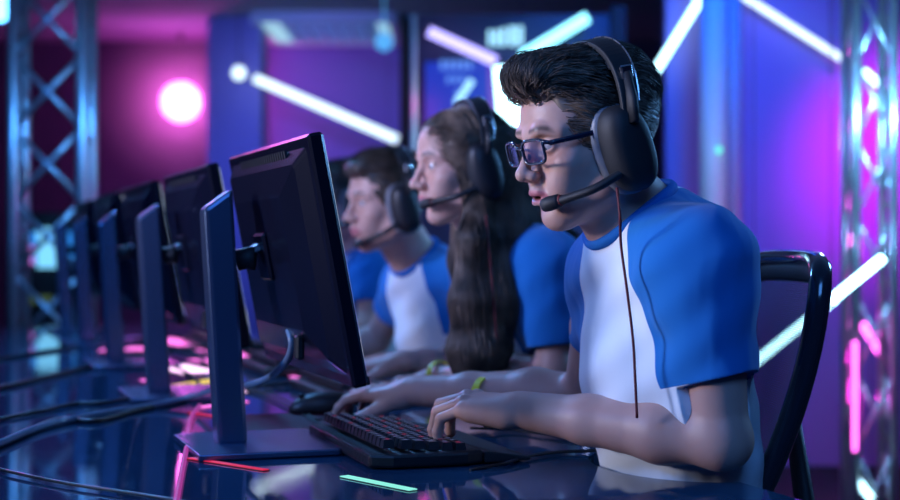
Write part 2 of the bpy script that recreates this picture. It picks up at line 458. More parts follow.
def hand_forms(F, W, D, U, side, curl, spread=1., g=1., thumb=(30, 15), lift=(0,0,0,0), tdir=None):
    """curl: four triples of degrees (index to little finger)"""
    W = np.array(W, float); D = np.array(D, float); D /= np.linalg.norm(D); U = np.array(U, float); U -= D*np.dot(U, D); U /= np.linalg.norm(U)
    T = np.cross(D, U)*side
    at = lambda d, t, u: W+(D*d+T*t+U*u)*g
    mcp = [(.088,.027,.0),(.092,.007,.003),(.086,-.013,.001),(.077,-.031,-.004)]
    F.cap(at(-.01,0,0), at(.02,0,0), .0235*g, .023*g, k=.015, flat=(U, .78))
    for (d, t, u) in mcp:
        F.cap(at(.012,t*.55,-.002), at(d-.004,t,u-.002), .0155*g, .0108*g, k=.014)
    F.cap(at(.02,-.018,-.010), at(.062,-.026,-.008), .013*g, .011*g, k=.014)      # heel of the hand
    F.cap(at(.018,.016,-.010), at(.055,.026,-.008), .015*g, .011*g, k=.014)
    L = [(.044,.025,.021),(.048,.029,.022),(.044,.027,.021),(.034,.020,.019)]
    for i, (d, t, u) in enumerate(mcp):
        p = at(d, t, u); yaw = math.radians((9, 2, -5, -13)[i])*spread; a = math.radians(lift[i])
        r = (.0094,.0096,.0090,.0080)[i]*g
        F.ell(p+U*.001*g, (r*1.12,)*3, k=.006)
        for k_, (ln, c) in enumerate(zip(L[i], curl[i])):
            a += math.radians(c)
            h = D*math.cos(yaw)+T*math.sin(yaw)
            q = p+(h*math.cos(a)-U*math.sin(a))*ln*g
            F.cap(p, q, r, r*.92, k=.0025 if k_ else .004); r *= .92; p = q
            if k_ == 2:
                h2 = -(h*math.sin(a)+U*math.cos(a))
                F.ell(q-h2*r*.75-(h*math.cos(a)-U*math.sin(a))*.002*g, (r*.72,)*3, k=.0015)
    p = at(.022,.022,-.010); t1, t2 = thumb
    td = np.array([.62,.72,-.30]) if tdir is None else np.array(tdir, float)
    r = .0135*g
    for k_, ln in enumerate((.040,.032,.024)):
        if k_:
            td = td/np.linalg.norm(td)+np.array([math.sin(math.radians((t1,t2)[k_-1])), -math.sin(math.radians((t1,t2)[k_-1]))*.6, 0])
        td = td/np.linalg.norm(td)
        q = p+(D*td[0]+T*td[1]+U*td[2])*ln*g
        F.cap(p, q, r, r*.86, k=.008 if k_ == 0 else .003); p = q; r *= .86

def make_person(name, label, pr):
    """body, clothes and hair of one seated player"""
    A = {k: np.array(v, float) for k, v in pr.items() if k in ('SL','SR','EL','ER','WL','WR','NB','HP')}
    M = pr['head']; h = pr.get('h', .0035)
    SL, SR, NB, HP = A['SL'], A['SR'], A['NB'], A['HP']
    w = SL-SR; W_ = np.linalg.norm(w); w[2] *= .3; w /= np.linalg.norm(w); up = np.array([0,0,1.]); f = np.cross(w, up); f /= np.linalg.norm(f)
    mid = (SL+SR)/2; T3 = np.stack([f, np.cross(up, f), up], 1); g = pr.get('g', 1.)
    root = empty(name, (HP[0], HP[1], 0), label=label, cat='person', group='players seated along the desk')
    ch = mid*.72+HP*.28+f*.012*g; ab = mid*.36+HP*.64+f*.004
    ht = M[:3,3]; hb = ht+M[:3,0]*-.022+M[:3,2]*-.055            # base of the skull
    def torso(F, e):
        F.ell(ch, ((.098*g+e), pr.get('cw', .150)*g+e, .155*g+e), R=T3, k=.03)
        F.ell(ab, (.092*g*pr.get('belly',1)+e, (pr.get('cw', .150)-.012)*g+e, .165*g+e), R=T3, k=.05)
        F.ell(HP+up*.01, (.105*g+e, .155*g+e, .10*g+e), R=T3, k=.05)
        F.ell(NB*.62+mid*.38-f*.028*g-up*.028, (.078*g+e, .115*g+e, .070*g+e), R=T3, k=.05)
        F.cap(SL*.80+SR*.2, SR*.80+SL*.2, .056*g+e, k=.04)
        for S in (SL, SR): F.cap(NB-(hb-NB)*.05, S*.82+mid*.18+up*.012, .046*g+e, .046*g+e, k=.05)
        if pr.get('hump') is not None:
            for c, r in pr['hump']: F.ell(c, (r+e,)*3, k=.06)
    pts = np.array([SL, SR, A['EL'], A['ER'], A['WL'], A['WR'], NB, HP, ht])
    lo = pts.min(0)-.19; hi = pts.max(0)+.19; lo[2] = max(min(HP[2]-.08, 9), .45); hi[2] = ht[2]+.14
    F = Field(lo, hi, h)
    torso(F, -.008)
    F.cap(NB-(hb-NB)*.25, hb, .060*g, .055*g, k=.03)                # neck
    F.cap(NB*.9+hb*.1+f*.02, ht+M[:3,0]*.018+M[:3,2]*-.070, .040*g, .018*g, k=.035)
    if not pr.get('fem'): F.ell(NB*.45+hb*.55+f*.052, (.012,)*3, k=.02)
    for s, S, E, W in ((1,SL,A['EL'],A['WL']), (-1,SR,A['ER'],A['WR'])): arm_forms(F, S, E, W, g*pr.get('arm',1.))
    for kw in pr['hands']: hand_forms(F, **kw)
    head_forms(F, M, pr.get('fem', False), pr.get('mouth', .0015))
    pos, Q = F.mesh(); tone = head_tone(pos, M)
    link_mesh('body', pos, Q, M_SKIN, root, True, True, {'tone': tone})
    del F
    # jersey
    HL = SL+(A['EL']-SL)*pr.get('sleeve', .62); HR = SR+(A['ER']-SR)*pr.get('sleeve', .62)
    if 'HL' in pr: HL = np.array(pr['HL'])
    lo = np.min([SL, SR, HL, HR, HP, NB], 0)-.21; hi = np.max([SL, SR, HL, HR, HP, NB], 0)+.21; lo[2] = HP[2]-.06; hi[2] = max(NB[2], mid[2])+.14
    F = Field(lo, hi, pr.get('hs', h)); torso(F, .006)
    for S, H, sr in ((SL, HL, pr.get('srL', (.062,.050))), (SR, HR, pr.get('srR', (.060,.048)))):
        d = (H-S)/np.linalg.norm(H-S)
        F.cap(S, H+d*.04, sr[0]*g, sr[1]*g, k=.075)
    if pr.get('folds'):
        for a, b, r, k_, md in pr['folds']: F.cap(a, b, r, r*.6, k=k_, mode=md)
    for s, S, H, E, sr_ in ((1,SL,HL,A['EL'],pr.get('srL',(.062,.050))), (-1,SR,HR,A['ER'],pr.get('srR',(.060,.048)))):
        d = (E-S)/np.linalg.norm(E-S); d2 = (H-S)/np.linalg.norm(H-S)
        F.cap(H+d2*.075, H+d2*.16, .085, .085, k=.0, mode='-') if False else None
        q = F._sub(H-.15, H+.15)
        if q:
            sl, X, Y, Z = q
            dd = (X-np.float32(H[0]))*np.float32(d2[0])+(Y-np.float32(H[1]))*np.float32(d2[1])+(Z-np.float32(H[2]))*np.float32(d2[2])
            rad = np.sqrt((X-np.float32(H[0]))**2+(Y-np.float32(H[1]))**2+(Z-np.float32(H[2]))**2)
            tors = F.a[sl]
            cut = np.maximum(-dd, rad-.112)          # beyond the hem
            ex = np.array(s)*w
            side = (X-np.float32(mid[0]))*np.float32(ex[0])+(Y-np.float32(mid[1]))*np.float32(ex[1])+(Z-np.float32(mid[2]))*np.float32(ex[2])
            cut = np.maximum(cut, np.float32(pr.get('cutw', .150)*g)-side)
            F._mix(sl, cut.astype(np.float32), np.float32(0), '-')
        F.cap(H+d2*.022, H+d2*.06, sr_[1]*g-.006, sr_[1]*g-.004, k=0, mode='-')
    ax = (hb-NB)/np.linalg.norm(hb-NB)
    nr = pr.get('nr', .062*g)
    e1 = np.cross(ax, up); e1 /= np.linalg.norm(e1); e2 = np.cross(ax, e1)
    th = np.linspace(0, 2*math.pi, 49)[:-1]; hs = np.linspace(-.03, .13, 65); rim = []
    for t in th:
        pp = NB+ax*hs[:,None]+(e1*math.cos(t)+e2*math.sin(t))*(nr*(1+.35*np.clip((hs-.012)/.188, 0, 1)))[:,None]
        ins = np.nonzero(F.sample(pp) < 0)[0]; rim.append(hs[ins[-1]] if len(ins) else .012)
    rim = np.clip(rim, .004, .10)
    for _ in range(5): rim = (np.roll(rim, 1)+rim+np.roll(rim, -1))/3
    F.cap(NB+ax*.012, NB+ax*.20, nr, nr*1.35, k=.006, mode='-')
    F.half(HP-up*.03, up)
    # soft cloth folds
    q = F._sub(lo, hi); sl, X, Y, Z = q
    u = X*np.float32(f[0])+Y*np.float32(f[1]); v = X*np.float32(w[0])+Y*np.float32(w[1])
    wr = np.sin(u*34+np.sin(Z*19+v*8)*1.4+v*22)
    F.a[sl] += (.0024*np.sin(u*30+np.sin(Z*21)*1.5)*np.sin(v*40+Z*22+1.)+.0026*wr*np.exp(-((Z-np.float32(mid[2]-.13))/.10)**2)+.0012*np.sin(Z*85+u*60-v*35)).astype(np.float32)
    pos, Q = F.mesh()
    val = np.full(len(pos), -1.)
    for s, S, H, sr in ((1,SL,HL,pr.get('srL',(.062,.050))), (-1,SR,HR,pr.get('srR',(.060,.048)))):
        q = pos-NB; a_ = q@(w*s); z_ = q[:,2]
        # seam from the neckline to the underarm
        n0 = np.array([.064, .030]); n1 = np.array([W_/2*.74, (S[2]-NB[2])-.125])
        t = n1-n0; nn = np.array([-t[1], t[0]]); nn /= np.linalg.norm(nn)
        pl = (a_-n0[0])*nn[0]+(z_-n0[1])*nn[1]
        pl = pl+.045*np.clip(-(q@f)/.05-.2, 0, 1)
        above = z_-((S[2]-NB[2])-.120)
        ba = H-S; tt = np.clip(((pos-S)@ba)/(ba@ba), 0, 1.04); dist = np.linalg.norm(pos-S-tt[:,None]*ba, axis=1)
        near = np.minimum((sr[0]+(sr[1]-sr[0])*np.clip(tt, 0, 1)+.011)*g-dist, (pos-(S*.5+H*.5))@(w*s)+.034)
        near = np.maximum(near, np.minimum(np.minimum(pl, (sr[1]+.050)*g-dist), (1.0-((pos-S)@ba)/(ba@ba))*.2))
        near = np.where((z_ < (S[2]-NB[2])-.05) & (tt < 1.039), near, -1)
        val = np.maximum(val, np.maximum(np.minimum(pl, above), near))
    sh = link_mesh('jersey', pos, Q, M_JERSEY, root, True, True, {'seam': val})
    sh['label'] = 'white jersey with blue raglan sleeves'
    del F
    # collar rib
    c = MB(); ring = [NB+ax*(rim[i % 48]-.002)+(e1*math.cos(th[i % 48])+e2*math.sin(th[i % 48]))*(nr*(1+.35*max(rim[i % 48]-.012, 0)/.188)+.002) for i in range(49)]
    c.tube(ring, .0078*g, 10, cap=False); cb = c.build('collar', M_COLLAR, root, True, True)
    # trousers and shoes
    F = Field(np.array([HP[0]-.65, HP[1]-.45, .0]), np.array([HP[0]+.35, HP[1]+.35, HP[2]+.13]), .009)
    F.ell(HP, (.122*g,.172*g,.105), R=T3, k=.03)
    sole = []
    for s in (-1, 1):
        hip = HP+w*s*.085-up*.015; kn = hip+f*.37+w*s*.06; kn[2] = .485; an = kn+f*.03; an[2] = .10
        F.chain([hip, kn, an], [.080*g,.058*g,.042*g], k=.03); sole.append(an)
    F.half((HP[0],HP[1],.085), up); pos, Q = F.mesh()
    link_mesh('trousers', pos, Q, M_JEANS, root, True, True)
    for an in sole:
        F = Field(an-.2, an+.2, .006); F.frame()
        F.cap((an[0],an[1],.075), (an[0],an[1],.13), .045, .045, k=.02); F.cap(np.array([*an[:2],.042])-f*.02, np.array([*an[:2],.036])+f*.13, .042, .036, k=.03)
        F.half((0,0,.004), up); pos, Q = F.mesh(); link_mesh('shoe', pos, Q, M_SHOE, root, True, True)
    # eyes
    S_ = np.linalg.norm(M[:3,0])
    for s in (-1, 1):
        e = MB().sphere(M[:3,:3]@np.array([.0658, s*.0315, .0100])+M[:3,3], .0126*S_, 24).build('eye', M_EYE, root, True, True)
        look = np.array(pr.get('look', (1,0,-.12)), float); look /= np.linalg.norm(look)
        lw = M[:3,:3]/S_@look
        c0 = M[:3,:3]@np.array([.0658, s*.0315, .0100])+M[:3,3]
        i = MB().sphere(c0+lw*.0073*S_, .0060*S_, 18).build('iris', M_IRIS, e, True, True)
    root['_x'] = 1; del root['_x']
    return root

def strands(F, pos, roots, flow, steps, step, off, rad, jitter, name, material, parent, M, keep=None, taper=True):
    """hair strands combed over a form; everything in the head frame of the field"""
    n = len(roots); p = roots.copy(); g = F.grad(p); o = off[0]+RNG.random(n)*(off[1]-off[0])
    jit = RNG.normal(0, jitter, (n, 3)); paths = [p.copy()]
    steps_i = (steps*(.6+.4*RNG.random(n))).astype(int)
    for k in range(steps):
        v = flow(p)+jit; v -= g*(v*g).sum(1, keepdims=True); v /= np.linalg.norm(v, axis=1, keepdims=True)+1e-9
        p = p+v*step; g = F.grad(p); d = F.sample(p); tgt = o*np.sin(math.pi*min(1, (k+1)/steps+.15))**.5
        p = p-g*(d-tgt)[:,None]*.8; paths.append(p.copy())
    Pth = np.stack(paths, 1)                            # n, steps+1, 3
    ns = 3; T = np.gradient(Pth, axis=1); T /= np.linalg.norm(T, axis=2, keepdims=True)+1e-9
    gg = np.zeros_like(T); gg[:,:,2] = .3; gg[:,:,1] = 1; gg[:,:,0] = .2
    u = np.cross(T, gg); u /= np.linalg.norm(u, axis=2, keepdims=True)+1e-9; w = np.cross(T, u)
    K = steps+1; V = []; r0 = rad*(.6+.8*RNG.random(n))
    kk = np.arange(K)[None,:]
    prof = np.clip(1-(kk/np.maximum(steps_i[:,None], 1))**3, .03, 1) if taper else np.ones((n,K))
    idx = np.minimum(np.arange(K)[None,:], steps_i[:,None])
    Pc = np.take_along_axis(Pth, idx[:,:,None], 1)
    for a in range(ns):
        an = 2*math.pi*a/ns; V.append(Pc+(u*math.cos(an)+w*math.sin(an))*(r0[:,None]*prof)[:,:,None])
    V = np.stack(V, 2).reshape(-1, 3)                   # n, K, ns
    b = (np.arange(n)[:,None,None]*K*ns+np.arange(K-1)[None,:,None]*ns); a = np.arange(ns)[None,None,:]; a2 = (a+1) % ns
    Q = np.stack([b+a, b+a2, b+ns+a2, b+ns+a], -1).reshape(-1, 4)
    V = V@M[:3,:3].T+M[:3,3]
    return V, Q
def hair_object(name, F, sets, material, root, M, extra=None):
    pos, Q = F.mesh(); Vs = [pos@M[:3,:3].T+M[:3,3]]; Qs = [Q]; n = len(pos)
    for st in sets:
        sel = st['sel'](pos); cand = np.nonzero(sel)[0]
        if len(cand) == 0: continue
        roots = pos[RNG.choice(cand, st['n'])]+RNG.normal(0, .001, (st['n'], 3))
        V, q = strands(F, pos, roots, st['flow'], st['steps'], st['step'], st['off'], st['rad'], st['jit'], name, material, root, M)
        Vs.append(V); Qs.append(q+n); n += len(V)
    return link_mesh(name, np.concatenate(Vs), np.concatenate(Qs), material, root, True, True)

def short_hair(root, M, material, quiff=True, n=2600, h=.0022):
    F = Field((-.16,-.13,-.12), (.14,.13,.19), h)
    F.ell((-.016,0,.036), (.093,.078,.082), k=.01)
    F.ell((.008,0,.045), (.072,.071,.066), k=.02)
    # hairline
    F.half((.076,0,.084), (-.90,0,.44), k=.006)
    F.half((-.02,0,-.034), (-.50,0,.87), k=.008)
    if quiff:
        F.ell((.044,.004,.101), (.048,.054,.026), R=roty(-8), k=.014)
        F.ell((.072,.008,.107), (.025,.042,.020), R=roty(-28), k=.014)
        F.ell((.0,0,.098), (.080,.060,.030), k=.03)
        F.ell((-.066,0,.068), (.042,.058,.050), k=.03)
    else:
        F.ell((.035,0,.092), (.055,.058,.026), k=.02)
        F.ell((.070,.006,.094), (.018,.042,.014), R=roty(-10), k=.012)
        F.ell((-.01,0,.105), (.075,.062,.03), k=.03)
    F.ell((.105,0,-.015), (.055,.09,.082), k=.004, mode='-')
    Ri = np.random.default_rng(5)
    # combed ridges
    sl, X, Y, Z = F._sub(F.o.astype(float), F.o+F.h*F.n)
    F.a[sl] += (.0011*np.sin(Y*330+np.sin(X*40)*2+Z*60)+.0009*np.sin(Y*170+Z*190+X*25)).astype(np.float32)
    def flow(p):
        v = np.zeros_like(p); front = np.clip((p[:,0]-.055)/.03, 0, 1)
        v[:,0] = -1+.3*front; v[:,2] = 1.1*front-.55*np.clip((np.abs(p[:,1])-.05)/.03, 0, 1)-.5*np.clip((-.06-p[:,0])/.04, 0, 1)
        v[:,1] = .12*np.sin(p[:,0]*60)
        return v
    sets = [dict(sel=lambda q: (q[:,2] > -.05) & ~((q[:,0] > .055) & (q[:,2] < .088)), n=n, flow=flow, steps=12, step=.0055, off=(.0003,.0030), rad=.00058, jit=.10),
            dict(sel=lambda q: (q[:,2] > .07), n=n//4, flow=flow, steps=10, step=.006, off=(.002,.0095), rad=.0006, jit=.20)]
    return hair_object('hair', F, sets, material, root, M)
def long_hair(root, M, material, ends, n=2600, h=.0032):
    """ends: lists of head-frame points for the locks that hang down"""
    F = Field((-.30,-.22,-.52), (.20,.22,.16), h)
    F.ell((-.012,0,.040), (.097,.082,.083), k=.01)
    F.half((.082,0,.072), (-.90,0,.44), k=.006)
    F.ell((-.03,0,-.01), (.075,.084,.085), k=.02)
    for s in (-1, 1): F.cap((.022,s*.072,.045), (.0,s*.080,-.05), .014, .017, k=.02)
    for ch, rs in ends: F.chain(ch, rs, k=.03)
    F.ell((.100,0,-.02), (.055,.067,.085), k=.004, mode='-')
    sl, X, Y, Z = F._sub(F.o.astype(float), F.o+F.h*F.n)
    def flow(p):
        v = np.zeros_like(p); v[:,2] = -1; fr = np.clip((p[:,0]-.015)/.03, 0, 1)*(p[:,2] > -.02); v[:,0] = -.25*np.clip(p[:,2]/.05, 0, 1)-.9*fr; v[:,2] = -1+.6*fr; v[:,1] = np.sign(p[:,1])*1.0*np.clip((p[:,2]-.06)/.05, 0, 1)
        return v
    sets = [dict(sel=lambda q: q[:,2] > -.44, n=n, flow=flow, steps=18, step=.012, off=(.0006,.008), rad=.0008, jit=.045),
            dict(sel=lambda q: q[:,2] < -.30, n=n//3, flow=flow, steps=12, step=.010, off=(.0006,.012), rad=.0011, jit=.12)]
    return hair_object('hair', F, sets, material, root, M)
# ================================================================== headsets and glasses
M_BLK = mat('black_plastic', (.009,.009,.012), .46, bump=.03, bscale=200, vary=.08)
M_BLKM = mat('matte_black_plastic', (.010,.010,.013), .62, bump=.08, bscale=300)
M_PAD = mat('grey_leatherette', (.045,.047,.055), .5, bump=.35, bscale=120)
M_PLEAT = mat('pleated_leatherette', (.16,.17,.20), .45, bump=.2, bscale=90)
M_STEEL = mat('brushed_steel', (.62,.63,.66), .28, metal=1., vary=.1, bscale=60)
M_RED = mat('dark_red_braid', (.16,.012,.015), .6, bump=.4, bscale=500)
M_FRAME = mat('blue_black_acetate', (.010,.014,.035), .16, coat=.5, bump=.01)
def glass_mat():
    m = bpy.data.materials.new('coated_lens_glass'); m.use_nodes = True; nt = m.node_tree
    nt.nodes.clear(); out = nt.nodes.new('ShaderNodeOutputMaterial')
    tr = nt.nodes.new('ShaderNodeBsdfTransparent'); tr.inputs[0].default_value = (.93,.90,.98,1)
    gl = nt.nodes.new('ShaderNodeBsdfGlossy'); gl.inputs['Roughness'].default_value = .03; gl.inputs[0].default_value = (.55,.5,1,1)
    fr = nt.nodes.new('ShaderNodeFresnel'); fr.inputs[0].default_value = 1.45
    mx = nt.nodes.new('ShaderNodeMixShader')
    nt.links.new(fr.outputs[0], mx.inputs[0]); nt.links.new(tr.outputs[0], mx.inputs[1]); nt.links.new(gl.outputs[0], mx.inputs[2]); nt.links.new(mx.outputs[0], out.inputs[0])
    return m
M_LENS = glass_mat()
def xf(mb, M):
    M = np.array(M); mb.v = [tuple(M[:3,:3]@np.array(p)+M[:3,3]) for p in mb.v]; return mb

def headset(label, M, cable=None, boom_to=(.086,.034,-.066), top=.131, side=.088, material=None, tilt=-8, far=True):
    S = np.linalg.norm(M[:3,0]); material = material or M_BLK
    root = empty('gaming_headset', M[:3,3], label=label, cat='headset', group='headsets worn by the players')
    bt = math.radians(tilt)
    def arch(t, e=0., x=0.):                 # t 0..1 from one cup to the other over the crown
        a = math.pi*t; yy = math.cos(a)*(side+.014+e); zz = math.sin(a)**.8*(top+e-.03)+.03
        return np.array([x-zz*math.sin(-bt)*0-.012+zz*math.sin(bt), yy, zz])
    def band(e0, e1, wx, t0=.0, t1=1., n=34):
        mb = MB(); V = []; F = []; ts = np.linspace(t0, t1, n)
        for t in ts:
            c0, c1 = arch(t, e0), arch(t, e1); wd = wx*(1-.25*abs(2*t-1)**2)
            for p, s in ((c0,-1),(c0,1),(c1,1),(c1,-1)): V.append(p+np.array([s*wd/2, 0, 0]))
        for i in range(n-1):
            for k in range(4): F.append((i*4+k, i*4+(k+1)%4, i*4+4+(k+1)%4, i*4+4+k))
        F += [(0,1,2,3)[::-1], tuple((n-1)*4+k for k in range(4))]
        return mb.add(V, F)
    hb = xf(band(.004, .012, .034), M).build('headband', material, root, world=True, bevel=.002*S)
    xf(band(-.004, .004, .026, .2, .8), M).build('headband_pad', M_PAD, hb, world=True, bevel=.002*S)
    edge = MB().tube([arch(t, .0125)+np.array([-.016*(1-.25*abs(2*t-1)**2), 0, 0]) for t in np.linspace(.03,.97,40)], .0010, 6)
    xf(edge, M).build('trim_line', M_STEEL, hb, world=True)
    for s in ((1, -1) if far else (1,)):
        t = .135 if s > 0 else .865; c = arch(t, .0150)
        sl = MB().box(c+np.array([0, s*.000, 0]), (.018,.006,.020), bev=.002)
        xf(sl, M).build('size_slider', M_STEEL, root, world=True)
        cup = MB(); prof = [(.000,1.00,1.),(.004,1.03,1.02),(.016,1.02,1.02),(.028,.90,.94),(.036,.70,.80),(.039,.35,.45)]
        n = 36; V = []
        for y, ax, az in prof:
            for k in range(n):
                a = 2*math.pi*k/n; rx = .0345*ax; rz = .058*az
                sx = abs(math.cos(a))**.8*math.copysign(1, math.cos(a)); sz = abs(math.sin(a))**.8*math.copysign(1, math.sin(a))
                V.append((-.012+sx*rx+.006*sz, s*(side-.006+y), -.012+sz*rz))
        m_ = len(prof); F = [(i*n+k, i*n+(k+1)%n, (i+1)*n+(k+1)%n, (i+1)*n+k)[::s] for i in range(m_-1) for k in range(n)]
        F += [tuple(range(n))[::-s], tuple((m_-1)*n+k for k in range(n))[::s]]
        cup.add(V, F)
        co = xf(cup, M).build('ear_cup', material, root, True, True)
        pd = MB(); V = []; F = []; ring = 60; sec = 10
        for k in range(ring):
            a = 2*math.pi*k/ring; sx = abs(math.cos(a))**.8*math.copysign(1, math.cos(a)); sz = abs(math.sin(a))**.8*math.copysign(1, math.sin(a))
            rr = 1+.03*(k % 2)
            for j in range(sec):
                b = 2*math.pi*j/sec
                V.append((-.012+sx*(.030+.010*math.cos(b)*rr)+.006*sz, s*(side-.013+.011*math.sin(b)*rr), -.012+sz*(.053+.010*math.cos(b)*rr)))
        for k in range(ring):
            for j in range(sec): F.append((k*sec+j, k*sec+(j+1)%sec, ((k+1)%ring)*sec+(j+1)%sec, ((k+1)%ring)*sec+j))
        pd.add(V, F); xf(pd, M).build('ear_cushion', M_PLEAT, co, True, True)
        yk = MB().tube([arch(t, .008), arch(.5+(t-.5)*1.28, .012), np.array([-.012, s*(side+.034), .02])], [.015,.016,.013], 8, flat=(1,.45))
        xf(yk, M).build('yoke', material, root, True, True)
    b0 = np.array([.004, side+.016, -.040]); b3 = np.array(boom_to, float)
    pts = spline([b0, b0*.6+b3*.4+np.array([.008,.020,-.004]), b0*.25+b3*.75+np.array([.004,.014,-.002]), b3], 6)
    bo = xf(MB().tube(pts, [.0075]*len(pts), 10, flat=(1,.8)), M).build('microphone_boom', material, root, True, True)
    e = pts[-1]; d = pts[-1]-pts[-4]; d /= np.linalg.norm(d)
    xf(MB().tube([e-d*.016, e-d*.014, e+d*.004, e+d*.012, e+d*.014], [.0076,.0098,.0104,.0094,.006], 14), M).build('microphone', M_BLKM, bo, True, True)
    xf(MB().tube([e-d*.020, e-d*.017], [.0074,.0074], 14), M).build('red_ring', M_RED, bo, True, True)
    if cable is not None:
        MB().tube(spline(cable, 8), .0019, 6).build('cable', M_RED, root, True, True)
    return root

def glasses(label, M):
    root = empty('eyeglasses', M[:3,3], label=label, cat='glasses')
    fr = MB(); zc = .006
    def rim(s, k, sx=.0245, sz=.0165):
        a = 2*math.pi*k/40; c, d = math.cos(a), math.sin(a)
        p = 4.2; rr = (abs(c)**p+abs(d)**p)**(-1/p)
        y = s*.0335+c*rr*sx; z = zc+d*rr*sz*(1.0 if d > 0 else .95)
        return np.array([.1020-.16*abs(y)+.05*(z-zc), y, z])
    for s in (-1, 1):
        pts = [rim(s, k) for k in range(41)]
        fr.tube(pts, [.0019 if 1 else 0]*41, 8, cap=False, flat=(1.2,1.1))
        xf(MB().add([rim(s, k) for k in range(40)], [tuple(range(40))]), M).build('lens', M_LENS, root, world=True)
        fr.tube([rim(s, 6)*.0+rim(s, 5), np.array([.086, s*.066, zc+.009])], [.003,.0028], 8)
    fr.tube(spline([rim(-1, 2)*.0+np.array([.1012,-.0095,zc+.005]), (.1030,0,zc+.008), (.1012,.0095,zc+.005)], 5), .0021, 8)
    f = xf(fr, M).build('frame', M_FRAME, root, True, True)
    for s in (-1, 1):
        t = MB().tube(spline([(.087,s*.0665,zc+.009),(.05,s*.0745,zc+.010),(.008,s*.0800,zc+.010),(-.012,s*.079,zc-.004)], 6), .0028, 8, flat=(.6,1.3))
        xf(t, M).build('temple_arm', M_FRAME, root, True, True)
        xf(MB().sphere((.0925,s*.0085,zc-.006), .003, 10, (1,.6,1.6)), M).build('nose_pad', M_PLEAT, root, True, True)
    return root
# ================================================================== camera
cam = bpy.data.cameras.new('camera'); co = bpy.data.objects.new('camera', cam); COL.objects.link(co)
co.location = (0, 0, CZ); co.rotation_euler = (math.pi/2, 0, 0)
cam.sensor_width = 36; cam.lens = 60; cam.shift_y = -7/900; cam.clip_start = .05
cam.dof.use_dof = True; cam.dof.focus_distance = 1.93; cam.dof.aperture_fstop = 3.2
SC.camera = co
vs = SC.view_settings; vs.view_transform = 'Standard'; vs.look = 'None'; vs.gamma = 1; vs.exposure = 0; vs.use_curve_mapping = False
SC.cycles.use_denoising = True
try: SC.cycles.denoiser = 'OPENIMAGEDENOISE'
except Exception: pass
SC.cycles.max_bounces = 8; SC.cycles.transparent_max_bounces = 24; SC.cycles.sample_clamp_indirect = 6
SC.cycles.caustics_reflective = False; SC.cycles.caustics_refractive = False
w = bpy.data.worlds.new('world'); SC.world = w; w.use_nodes = True
w.node_tree.nodes['Background'].inputs[0].default_value = (.010,.03,.16,1); w.node_tree.nodes['Background'].inputs[1].default_value = .08
def light(kind, name, loc, target, color, power, size=.5, size_y=None, spot=None, blend=.5, r=None):
    l = bpy.data.lights.new(name, kind); l.energy = power; l.color = color
    if kind == 'AREA':
        l.size = size
        if size_y: l.shape = 'RECTANGLE'; l.size_y = size_y
    elif kind == 'SPOT': l.spot_size = math.radians(spot or 60); l.spot_blend = blend; l.shadow_soft_size = r or .1
    else: l.shadow_soft_size = r or .1
    o = bpy.data.objects.new(name, l); COL.objects.link(o); o.location = Vector([float(x) for x in loc])
    d = Vector([float(x) for x in target])-o.location; o.rotation_euler = d.to_track_quat('-Z', 'Y').to_euler()
    return o
light('SPOT', 'key_stage_light', (-2.3,1.75,1.58), (.15,2.0,1.21), (.80,.80,1.), 620, spot=17, blend=.8, r=.45)
light('AREA', 'front_stage_wash', (.1,-.2,2.4), (.3,2.1,.95), (.08,.31,1.), 30, 1.0)
light('AREA', 'monitor_top_fill', (-1.35,4.6,2.45), (-.4,2.6,1.1), (.12,.42,1.), 45, .5)  # unseen lamp added for blue glints on the monitor tops
light('AREA', 'rim_stage_light', (2.3,3.6,2.0), (.4,2.1,1.0), (.15,.45,1.), 34, .5)
light('SPOT', 'row_stage_wash', (-2.3,1.9,1.9), (-.05,3.1,1.20), (.72,.70,1.), 400, spot=28, blend=.9, r=.3)
light('SPOT', 'magenta_desk_spot', (-2.0,5.6,2.45), (-.40,2.65,.74), (1.,.12,.85), 42, spot=32, blend=.7)
light('SPOT', 'magenta_wall_spot', (2.5,5.6,2.1), (2.15,7.0,1.48), (1.,.0,.80), 330, spot=44, blend=1.)
light('SPOT', 'blue_wall_spot', (1.0,5.2,2.6), (1.10,7,1.75), (.0,.12,1.), 150, spot=66, blend=1.)
light('AREA', 'monitor_back_fill', (-2.6,1.6,2.3), (-.6,2.9,.95), (.03,.27,1.), 42, .35)  # unseen lamp added to put blue on stands and monitor backs
light('POINT', 'truss_pink_fill', P(874,410,5.5), (0,0,0), (1.,.03,.7), 8., r=.05)  # added lamp, not seen: pink glow inside the right truss
light('POINT', 'truss_pink_fill', P(876,250,5.5), (0,0,0), (1.,.15,.8), 5., r=.05)  # second added lamp for pink highlights on the chords
light('POINT', 'truss_ice_fill', P(880,95,4.95), (0,0,0), (.2,.6,1.), 22, r=.05)  # added unseen lamp, pale blue highlights at the truss top
light('POINT', 'column_fill', P(682,130,5.7), (0,0,0), (.35,.6,1.), 5, r=.05)  # unseen lamp added to brighten the left of the column
light('POINT', 'truss_ice_fill', P(845,300,4.8), (0,0,0), (.2,.55,1.), 4, r=.05)  # another added lamp for pale blue on the truss chords
light('SPOT', 'blue_hall_spot', (-1.2,8.2,2.3), (-.9,12.2,1.35), (.16,.18,1.), 170, spot=60, blend=1.)
light('SPOT', 'ceiling_wash', (-1.6,7.5,.8), (-1.4,10.5,2.7), (.10,.34,1.), 75, spot=95, blend=1.)
light('SPOT', 'truss_blue_spot', (-.9,4.9,1.9), (-1.55,6.0,1.3), (.08,.38,1.), 60, spot=70, blend=1.)

